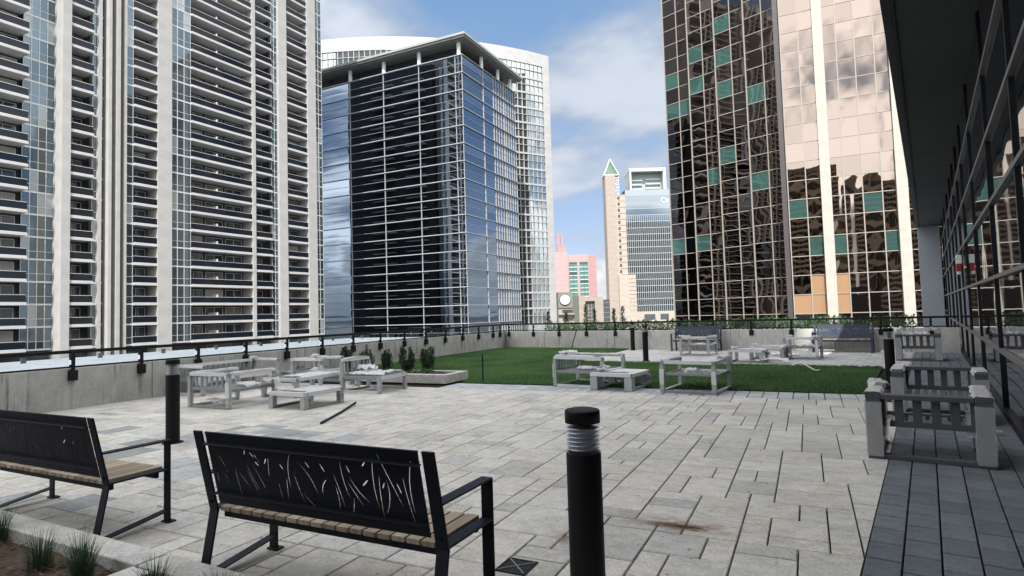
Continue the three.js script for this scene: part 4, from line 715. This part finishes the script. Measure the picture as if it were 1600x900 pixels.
function table(label, pos, turn, { w = 0.9, d = 0.9, h = 0.33, post = 0.09, mat = MT.frameGrey, name = 'coffee_table', category = 'table', slat = true } = {}) {
  const c = thing(name, label, category, pos, turn, 'wrapped low tables'), X = w / 2 - post / 2, Z = d / 2 - post / 2;
  for (const sx of [-1, 1]) for (const sz of [-1, 1]) { const l = part(c, 'leg', rb(sx * X, (h - 0.06) / 2, sz * Z, post, h - 0.06, post, 0.006, 1), mat); const f = part(l, 'plastic_film', skin(post + 0.014, (h - 0.06) * 0.92, post + 0.014, sheetSeed++), MT.film); f.position.set(sx * X, (h - 0.06) / 2, sz * Z); }
  part(c, 'frame', [rb(0, h - 0.03, Z, w, 0.06, post, 0.006, 1), rb(0, h - 0.03, -Z, w, 0.06, post, 0.006, 1), rb(X, h - 0.031, 0, post, 0.056, d - 2 * post, 0.006, 1), rb(-X, h - 0.031, 0, post, 0.056, d - 2 * post, 0.006, 1)], mat);
  for (const s of [-1, 1]) part(c, 'base_rail', rb(s * X, 0.025, 0, post * 0.7, 0.045, d - 2 * post, 0.005, 1), mat);
  for (const [gw, gd, x, z] of [[w * 0.97, post + 0.014, 0, Z], [w * 0.9, post + 0.014, 0, -Z], [post + 0.014, d - 2 * post, X, 0]]) { const m = part(c, 'plastic_sleeve', skin(gw, 0.068, gd, sheetSeed++), MT.wrapTight); m.position.set(x, h - 0.028, z); }
  const n = Math.round(w / 0.12); for (let k = 0; k < n; k++) part(c, 'top_slat', rb(-w / 2 + post + (w - 2 * post) * (k + 0.5) / n, h - 0.025, 0, (w - 2 * post) / n * 0.7, 0.02, d - 2 * post, 0.004, 1), mat);
  wrapBits(c, [[0.08 * w, h + 0.002, 0.05, w * 0.85, d * 0.6, 0.016, 0.05], [X, h * 0.55, -Z, 0.16, 0.2, 0.06, 0.1, 0.8], [-X + 0.1, h + 0.01, Z - 0.1, 0.22, 0.2, 0.07, 0.03, 0.5]]);
  return c;
}
const HP = Math.PI / 2, tough = { post: 0.135, mat: MT.shadedFrame, w: 1.05, d: 0.96, h: 0.665, slats: 5 };
chair('grey slatted armchair seen from behind, front one of three beside the glass wall', atB(-0.065, 7.78), TURN_B, { ...tough, spots: [[-0.46, 0.668, 0.05, 0.19, 0.92, 0.018, 0.03], [0.46, 0.668, 0.0, 0.19, 0.94, 0.012, 0.02], [-0.44, 0.672, -0.25, 0.2, 0.3, 0.05, 0.05, 0.3], [-0.30, 0.34, 0.30, 0.3, 0.26, 0.06, 0.18, 0.6], [0.40, 0.50, 0.34, 0.10, 0.2, 0.03, 0.25, 1.4]] });
chair('grey slatted armchair facing the viewer, middle one of three beside the glass wall', atB(0.06, 10.28), TURN_B + Math.PI, { ...tough, slats: 5, spots: [[-0.46, 0.668, -0.1, 0.19, 0.7, 0.015, 0.05], [0.46, 0.668, 0.05, 0.19, 0.8, 0.012, 0.03]] });
chair('grey slatted armchair heaped with film, rearmost of three beside the glass wall', atB(-0.27, 20.35), TURN_B, { ...tough, h: 0.72, spots: [[-0.42, 0.73, 0.2, 0.34, 0.4, 0.16, 0.05, 0.3], [0.40, 0.73, 0.1, 0.3, 0.5, 0.14, 0.05], [0.0, 0.60, 0.1, 0.7, 0.5, 0.14, 0.10], [0, 0.36, 0, 0.7, 0.6, 0.06, 0.02]] });
chair('open metal chair frame in front of the sunlit bench', atB(-3.2, 20.25), TURN_B, { w: 0.95, slats: 0, spots: [[0, 0.36, 0.1, 0.75, 0.7, 0.07, 0.06], [0.36, 0.64, 0.2, 0.22, 0.5, 0.06, 0.12], [-0.4, 0.65, 0, 0.16, 0.8, 0.03, 0.04]] });
chair('open metal chair frame in front of the shaded navy bench', atB(-6.62, 20.95), TURN_B, { w: 1.0, slats: 0 });
chair('slatted metal armchair on the lawn edge behind a low table', atB(-6.2, 11.93), Math.atan2(-cB, -sB), { w: 1.1, d: 1.2, h: 0.65, slats: 8, spots: [[-0.48, 0.652, 0.0, 0.13, 1.1, 0.015, 0.03], [0.48, 0.652, 0.1, 0.13, 0.9, 0.03, 0.03], [0.3, 0.66, 0.35, 0.5, 0.35, 0.09, 0.02, 0.7], [0.1, 0.35, 0.0, 0.5, 0.4, 0.05, 0.02], [0.45, 0.37, -0.55, 0.3, 0.2, 0.09, 0.03]] });
chair('open metal chair frame standing alone beside the lawn strip', atB(-3.82, 11.86), TURN_B, { w: 1.06, d: 1.1, h: 0.61, slats: 0, spots: [[0.03, 0.37, 0.35, 0.3, 0.2, 0.08, 0.06, 0.6], [0.49, 0.615, -0.2, 0.2, 0.5, 0.05, 0.16], [0, 0.612, -0.52, 0.95, 0.1, 0.02, 0.01], [-0.49, 0.612, 0, 0.12, 1.0, 0.02, 0.02]] });
chair('wrapped slatted armchair nearest the left bollard light', [-10.2, 0, -8.27], 0.0, { w: 1.13, d: 1.12, h: 0.66, slats: 7, spots: [[-0.52, 0.662, 0, 0.14, 1.0, 0.015, 0.05], [0.52, 0.662, 0, 0.14, 1.0, 0.015, 0.04], [0.15, 0.35, -0.2, 0.4, 0.35, 0.05, 0.03], [0.58, 0.34, -0.40, 0.35, 0.4, 0.12, 0.22, 0.5], [-0.1, 0.05, 0.3, 0.6, 0.3, 0.07, 0]] });
chair('long wrapped sofa frame against the stained parapet', [-12.42, 0, -10.0], -HP, { w: 2.15, d: 0.9, h: 0.66, slats: 14, name: 'sofa', category: 'sofa', group: '' });
chair('wrapped open chair frame tucked behind the white wrapped lounger', [-11.15, 0, -11.55], -HP, { w: 0.85, d: 0.95, slats: 0 });
chair('armless slatted chaise in front of the shrub planter', [-8.72, 0, -10.72], -HP, { w: 0.95, d: 1.08, h: 0.72, slats: 6, armless: true, name: 'chaise', category: 'chaise', spots: [[0.0, 0.385, -0.1, 0.85, 0.95, 0.05, 0.05], [-0.1, 0.39, 0.25, 0.5, 0.4, 0.14, 0.04, 0.5], [0, 0.725, 0.5, 0.9, 0.12, 0.02, 0.03], [0.4, 0.1, 0.2, 0.3, 0.3, 0.12, 0.02]] });
table('low slatted table on the paving in front of the wrapped lounger', [-8.55, 0, -8.56], -0.02, { w: 0.88, d: 1.0, h: 0.30 });
table('long low lounger under white film between armchair and chaise', [-10.05, 0, -10.0], 0.06, { w: 0.95, d: 1.55, h: 0.40, post: 0.07, name: 'sun_lounger', category: 'lounger' });
table('chunky low table on the lawn edge beside the slatted armchair', atB(-5.34, 11.66), TURN_B, { w: 0.9, d: 1.0, h: 0.345, post: 0.14 });
table('small low table in front of the striped table on the patio', atB(-4.42, 18.62), TURN_B, { w: 0.95, d: 0.75, h: 0.36, post: 0.08 });
table('low slatted table behind another one on the far patio', atB(-4.05, 19.6), TURN_B, { w: 0.95, d: 0.8, h: 0.40, post: 0.09 });
// ---------------------------------------------------------------- planting
function leafQuad(len, wid) { const g = new THREE.BufferGeometry(); g.setAttribute('position', new THREE.Float32BufferAttribute([0, 0, 0, wid / 2, len * 0.5, 0.1 * len, 0, len, 0, -wid / 2, len * 0.5, 0.1 * len], 3)); g.setAttribute('uv', new THREE.Float32BufferAttribute([0, 0, 1, 0.5, 0.5, 1, 0, 0.5], 2)); g.setIndex([0, 1, 2, 0, 2, 3]); g.computeVertexNormals(); return g.toNonIndexed(); }
function scatter(base, list) { const out = [], m = new THREE.Matrix4(), q = new THREE.Quaternion(), e = new THREE.Euler(); for (const [x, y, z, s, pitch, yaw] of list) { e.set(pitch, yaw, rr(-0.4, 0.4), 'YXZ'); m.compose(new THREE.Vector3(x, y, z), q.setFromEuler(e), new THREE.Vector3(s, s, s)); out.push(base.clone().applyMatrix4(m)); } return merge(out); }
const leafM = (r, g, b) => P(r, g, b, { transmission: 0.22, thickness: 0, roughness: 0.8, specularIntensity: 0.3, side: THREE.DoubleSide });
const LM = { yew: leafM(0.035, 0.060, 0.036), yew2: leafM(0.05, 0.085, 0.045), low: leafM(0.075, 0.14, 0.05), hedge: leafM(0.085, 0.15, 0.06), conifer: leafM(0.03, 0.06, 0.035), grass: leafM(0.05, 0.10, 0.045) };
const stemM = M(0.07, 0.05, 0.035, { roughness: 0.95 });
function shrub(label, x, z, h, spread, stems) {
  const o = thing('upright_shrub', label, 'shrub', [x, 0.19, z], 0, 'shrubs in the concrete planter'), L = [], S = [], leaf = leafQuad(0.065, 0.021);
  for (let k = 0; k < stems; k++) {
    const a = rr(0, 6.28), r = spread * Math.sqrt(rnd()), hh = h * rr(0.62, 1.0) * (1 - 0.35 * r / spread), bx_ = Math.cos(a) * r, bz = Math.sin(a) * r;
    S.push(tubeAlong([[bx_ * 0.2, 0, bz * 0.2], [bx_ * 0.8, hh * 0.4, bz * 0.8], [bx_, hh * 0.95, bz]], 0.005, 6, 4));
    const n = Math.floor(210 * hh / 0.8); for (let i = 0; i < n; i++) { const t = 0.05 + 0.95 * rnd(), y = hh * t, cx = bx_ * (0.2 + 0.8 * Math.min(1, t * 1.6)), cz = bz * (0.2 + 0.8 * Math.min(1, t * 1.6)), w = 0.075 * (1.15 - t * 0.85); L.push([cx + rr(-w, w), y, cz + rr(-w, w), rr(0.7, 1.2), rr(0.2, 1.1), rr(0, 6.28)]); }
  }
  part(o, 'stems', S, stemM); part(o, 'foliage', scatter(leaf, L), rnd() < 0.5 ? LM.yew : LM.yew2);
}
{
  const p = thing('concrete_planter', 'low concrete planter with upright shrubs at the lawn corner', 'planter', [-10.4, 0, -12.66]);
  const W = 2.66, D = 0.53, t = 0.17, h = 0.215;
  part(p, 'kerb', rb(0, h / 2, D - t / 2, 2 * W, h, t, 0.012, 2), MT.kerb); part(p, 'kerb', rb(0, h / 2, -D + t / 2, 2 * W, h, t, 0.012, 2), MT.kerb); part(p, 'kerb', rb(W - t / 2, h / 2, 0, t, h - 0.003, 2 * D - 2 * t, 0.01, 2), MT.kerb); part(p, 'kerb', rb(-W + t / 2, h / 2, 0, t, h - 0.003, 2 * D - 2 * t, 0.01, 2), MT.kerb);
  const g = new THREE.PlaneGeometry(2 * W - 2 * t, 2 * D - 2 * t, 60, 10).rotateX(-HP), q = g.attributes.position; for (let i = 0; i < q.count; i++) q.setY(i, 0.165 + 0.05 * (vnoise(q.getX(i) * 5, q.getZ(i) * 5, 0, 0, 1501) - 0.4)); const uv = g.attributes.uv; for (let i = 0; i < uv.count; i++) uv.setXY(i, q.getX(i), q.getZ(i)); g.computeVertexNormals(); part(p, 'soil', g, MT.mulch);
  shrub('upright dark shrub in the planter, second from the parapet side', -10.55, -12.7, 0.80, 0.17, 15);
  shrub('upright dark shrub in the planter closest to the parapet', -11.2, -12.65, 0.78, 0.16, 15);
  shrub('narrow dark shrub in the middle of the planter', -9.85, -12.6, 0.80, 0.15, 15);
  shrub('loose spreading dark shrub, fourth in the planter', -9.22, -12.65, 0.92, 0.21, 14);
  shrub('dense dark shrub at the lawn end of the planter', -8.63, -12.72, 0.86, 0.17, 20);
  const L = [], leaf = leafQuad(0.07, 0.035); for (let k = 0; k < 900; k++) { const c = Math.floor(rnd() * 9), cx = -8.55 - c * 0.52 + 0.2 * (c % 2), r = 0.22 * Math.sqrt(rnd()), a = rr(0, 6.28); L.push([cx + Math.cos(a) * r, 0.19 + 0.11 * rnd(), -12.52 + Math.sin(a) * r * 0.6, rr(0.6, 1.1), rr(0.4, 1.4), rr(0, 6.28)]); }
  const gc = new THREE.Mesh(scatter(leaf, L), LM.low); gc.name = 'ground_cover'; scene.add(gc); tag(gc, 'low green ground cover between the shrubs in the planter', 'plant', null, 'stuff');
}
{ // planter in the near corner
  const p = thing('kerbed_planter', 'kerbed planter bed of dark mulch and grass tufts behind the benches', 'planter', [-3.6, 0, -2.50], -0.036);
  part(p, 'kerb', rb(-2.25, 0.08, 0.09, 4.3, 0.16, 0.2, 0.012, 2), MT.kerb); part(p, 'kerb', rb(0.85, 0.08, 0.09, 1.88, 0.158, 0.198, 0.012, 2), MT.kerb);
  part(p, 'kerb', rb(-0.02, 0.078, 0.62, 0.2, 0.152, 0.85, 0.012, 2), MT.kerb); part(p, 'kerb', rb(-1.3, 0.078, 1.65, 6.2, 0.15, 0.2, 0.012, 2), MT.kerb);
  const g = new THREE.PlaneGeometry(6.2, 1.36, 90, 24).rotateX(-HP), q = g.attributes.position, uv = g.attributes.uv; for (let i = 0; i < q.count; i++) { q.setY(i, 0.075 + 0.05 * (vnoise(q.getX(i) * 4, q.getZ(i) * 4, 0, 0, 1601) - 0.5) + 0.03 * (vnoise(q.getX(i) * 17, q.getZ(i) * 17, 0, 0, 1607) - 0.5)); uv.setXY(i, q.getX(i), q.getZ(i)); } g.computeVertexNormals(); part(p, 'soil', g.translate(-1.3, 0, 0.87), MT.mulch);
  const chips = []; for (let k = 0; k < 1400; k++) { const b = new THREE.BoxGeometry(rr(0.012, 0.05), 0.004, rr(0.005, 0.012)); b.rotateZ(rr(-0.5, 0.5)); b.rotateY(rr(0, 6.28)); b.translate(rr(-3.6, 1.5), rr(0.075, 0.105), rr(0.2, 1.1)); chips.push(b); }
  const c = part(p, 'mulch_chips', chips, M(0.10, 0.07, 0.05, { roughness: 1 })); c.userData.kind = 'stuff';
}
function tuft(label, x, z, h, n) {
  const pos = [], uvs = [];
  for (let k = 0; k < n; k++) {
    const a = rr(0, 6.28), r = 0.07 * Math.sqrt(rnd()), bx0 = Math.cos(a) * r, bz0 = Math.sin(a) * r, out = rr(0.02, 0.13), hh = h * rr(0.55, 1), w = rr(0.0018, 0.0032), px = -Math.sin(a) * w, pz = Math.cos(a) * w, N = 4; let prev = null;
    for (let i = 0; i <= N; i++) { const t = i / N, o = out * t * t, y = hh * (t - 0.22 * t * t * (out / 0.13)), x1 = bx0 + Math.cos(a) * o, z1 = bz0 + Math.sin(a) * o, k1 = 1 - t * 0.92, cur = [[x1 + px * k1, y, z1 + pz * k1], [x1 - px * k1, y, z1 - pz * k1]]; if (prev) for (const v of [prev[0], prev[1], cur[0], cur[0], prev[1], cur[1]]) { pos.push(...v); uvs.push(0, t); } prev = cur; }
  }
  const g = new THREE.BufferGeometry(); g.setAttribute('position', new THREE.Float32BufferAttribute(pos, 3)); g.setAttribute('uv', new THREE.Float32BufferAttribute(uvs, 2)); g.computeVertexNormals();
  const o = thing('grass_tuft', label, 'grass tuft', [x, 0.08, z], 0, 'grass tufts in the kerbed planter'); part(o, 'blades', g, LM.grass);
  const dry = part(o, 'dry_blades', g.clone().scale(1.25, 0.55, 1.25).rotateY(1.1), M(0.20, 0.16, 0.09, { side: THREE.DoubleSide, roughness: 1 })); dry.geometry.setDrawRange(0, 24 * 20);
}
tuft('grass tuft at the photo edge behind the cut off bench', -5.33, -2.33, 0.30, 170);
tuft('grass tuft in mulch under the gap between the benches', -4.45, -2.17, 0.29, 170);
tuft('thick grass tuft beside the planter cross kerb', -3.98, -2.16, 0.36, 230);
tuft('grass tuft just past the planter cross kerb', -3.36, -2.20, 0.26, 170);
tuft('grass tuft below the front bench foot bar', -2.92, -2.26, 0.22, 170);
{ // hedge and conifers beyond the far parapet
  const L = [], leaf = leafQuad(0.11, 0.06); for (let k = 0; k < 9000; k++) { const n = rr(-15.3, -0.4), top = 0.98 + 0.18 * vnoise(n * 2.3, 3, 0, 0, 1701), y = top * Math.sqrt(rnd()), [x, z] = pB(n, 25.0 + 0.9 * rnd()); L.push([x, y, z, rr(0.7, 1.4), rr(0.2, 1.5), rr(0, 6.28)]); }
  const h = thing('hedge', 'loose green hedge behind the far glass guard', 'hedge', [0, 0, 0]); part(h, 'foliage', scatter(leaf, L), LM.hedge);
  const tw = []; for (let k = 0; k < 60; k++) { const [x, z] = pB(-15.2 + k * 0.248, 25.45); tw.push(tubeAlong([[x, -0.42, z], [x + rr(-0.05, 0.05), 0.3, z], [x + rr(-0.12, 0.12), 0.85, z]], 0.012, 4, 4)); } part(h, 'stems', tw, stemM);
}
function conifer(label, n, s, h, r) {
  const o = thing('small_conifer', label, 'conifer', atB(n, s, -0.42), 0, 'small conifers beyond the far guard'), L = [], leaf = leafQuad(0.13, 0.04);
  for (let k = 0; k < 420; k++) { const t = Math.pow(rnd(), 0.8), a = rr(0, 6.28), q = r * (1.05 - t) * Math.sqrt(rr(0.2, 1)); L.push([Math.cos(a) * q, 0.15 + (h - 0.15) * t, Math.sin(a) * q, rr(0.6, 1.3), rr(0.3, 1.2), rr(0, 6.28)]); }
  part(o, 'trunk', cyl(0, 0, 0, 0.035, 0.01, h * 0.9, 6), stemM); part(o, 'crown', scatter(leaf, L), LM.conifer);
}
conifer('tall dark conifer in front of the tan portal building', -14.35, 27.4, 2.35, 0.34);
conifer('thin dark conifer right of the tan portal', -13.75, 27.2, 2.15, 0.2);
conifer('dark conifer in front of the beige stone shaft', -12.7, 27.2, 2.1, 0.22);
conifer('dark conifer under the bay windows of the stone tower', -12.05, 26.8, 2.2, 0.3);
conifer('bushy conifer at the foot of the curved white tower', -16.6, 27.4, 2.05, 0.45);
conifer('bushy conifer below the round white sign', -15.6, 27.6, 2.0, 0.4);
// ---------------------------------------------------------------- small things left on the terrace
{
  const d = thing('floor_drain', 'square dark floor drain grate in the paving', 'drain', [-1.735, 0.001, -3.50], 0);
  part(d, 'frame', [rb(0, 0, 0.1, 0.21, 0.012, 0.014, 0.002, 1), rb(0, 0, -0.1, 0.21, 0.012, 0.014, 0.002, 1), rb(0.098, 0, 0, 0.014, 0.011, 0.186, 0.002, 1), rb(-0.098, 0, 0, 0.014, 0.011, 0.186, 0.002, 1)], MT.steelDark);
  part(d, 'sump', span(-0.09, 0.09, -0.002, 0.0005, -0.09, 0.09), M(0.006, 0.006, 0.006)); const iron = M(0.05, 0.05, 0.052, { metalness: 0.5, roughness: 0.5 });
  for (let k = 0; k < 9; k++) part(d, 'grate_bar', rb(-0.08 + k * 0.02, 0.002, 0, 0.008, 0.006, 0.18, 0.002, 1), iron);
  part(d, 'diagonal_bar', [bx(0, 0.006, 0, 0.25, 0.005, 0.009, 0.785), bx(0, 0.0062, 0, 0.009, 0.005, 0.25, 0.785)], M(0.22, 0.22, 0.22, { metalness: 0.6, roughness: 0.4 }));
}
{ // grit and dry bits lying on the slabs
  const g = []; for (let k = 0; k < 420; k++) { const x = rr(-11, 0.6), z = rr(-11.3, -2.8); if (nOf(x, z) > -0.45) continue; const q = rr(0.003, 0.009), b = new THREE.TetrahedronGeometry(q); b.rotateX(rr(0, 6)); b.rotateY(rr(0, 6)); b.scale(rr(0.8, 2.4), 0.5, 1); b.translate(x, 0.003, z); g.push(b); }
  const o = new THREE.Mesh(merge(g), M(0.07, 0.055, 0.04, { roughness: 1 })); o.name = 'grit'; scene.add(o); tag(o, 'dark grit and dry leaf bits scattered over the slabs', 'grit', null, 'stuff');
}
{
  const st = new THREE.Mesh(new THREE.PlaneGeometry(1.55, 0.55).rotateX(-HP).translate(-0.93, 0.0045, -4.62), new THREE.MeshStandardMaterial({ map: T.rust, transparent: true, roughness: 0.95 })); st.name = 'rust_stain'; scene.add(st); tag(st, 'brown rust stain across the paving joints', 'stain');
  const st2 = new THREE.Mesh(new THREE.PlaneGeometry(0.9, 0.5).rotateX(-HP).rotateY(2.0).translate(-1.65, 0.0045, -4.05), new THREE.MeshStandardMaterial({ map: T.rust, transparent: true, opacity: 0.4, roughness: 0.95 })); st2.name = 'rust_stain_001'; scene.add(st2); tag(st2, 'faint yellowish stain on the slabs above the drain', 'stain');
}
function stake(label, name, pts, r) { const o = new THREE.Mesh(tubeAlong(pts, r, 20, 8), MT.steelDark); o.name = numbered(name); scene.add(o); tag(o, label, 'rod'); }
stake('black rod standing upright at the near lawn edge', 'standing_rod', [[-7.04, 0, -12.68], [-7.045, 0.3, -12.69], [-7.04, 0.66, -12.68]], 0.017);
stake('black rod leaning in the far lawn', 'standing_rod', [[-8.67, 0, -23.0], [-8.55, 0.45, -23.0], [-8.38, 0.92, -23.0]], 0.018);
stake('black rod lying on the paving in front of the low table', 'lying_rod', [[-6.78, 0.02, -7.07], [-7.2, 0.02, -7.95], [-7.55, 0.03, -8.65], [-7.67, 0.035, -8.89]], 0.02);
{
  const o = new THREE.Mesh(tubeAlong([[-0.42, 0.06, -17.35], [-0.2, 0.13, -17.1], [0.0, 0.06, -16.7], [0.12, 0.035, -16.3], [0.2, 0.05, -16.25]], 0.02, 24, 6), M(0.45, 0.46, 0.42)); o.name = 'loose_strap'; scene.add(o); tag(o, 'pale loose strap curling on the lawn strip', 'strap');
  const f = (label, n, s, w, d, amp) => { const m = new THREE.Mesh(sheet(w, d, amp, sheetSeed++, 0), MT.wrap); m.name = numbered('plastic_scrap'); m.position.set(...atB(n, s, 0.008)); scene.add(m); tag(m, label, 'plastic film'); };
  f('white film heap on the patio beside the bollard light', -0.95, 21.6, 0.6, 0.5, 0.14); f('white film lying beside the small patio tables', -3.75, 18.4, 0.9, 0.4, 0.10); f('flat white film behind the patio tables near the wall', -3.9, 21.2, 0.8, 0.6, 0.06); f('white film scrap by the glass wall sill', 0.62, 9.2, 0.07, 0.07, 0.03);
}
scene.traverse((o) => { if (o.isMesh) { o.castShadow = true; o.receiveShadow = true; } });
renderer.render(scene, camera);
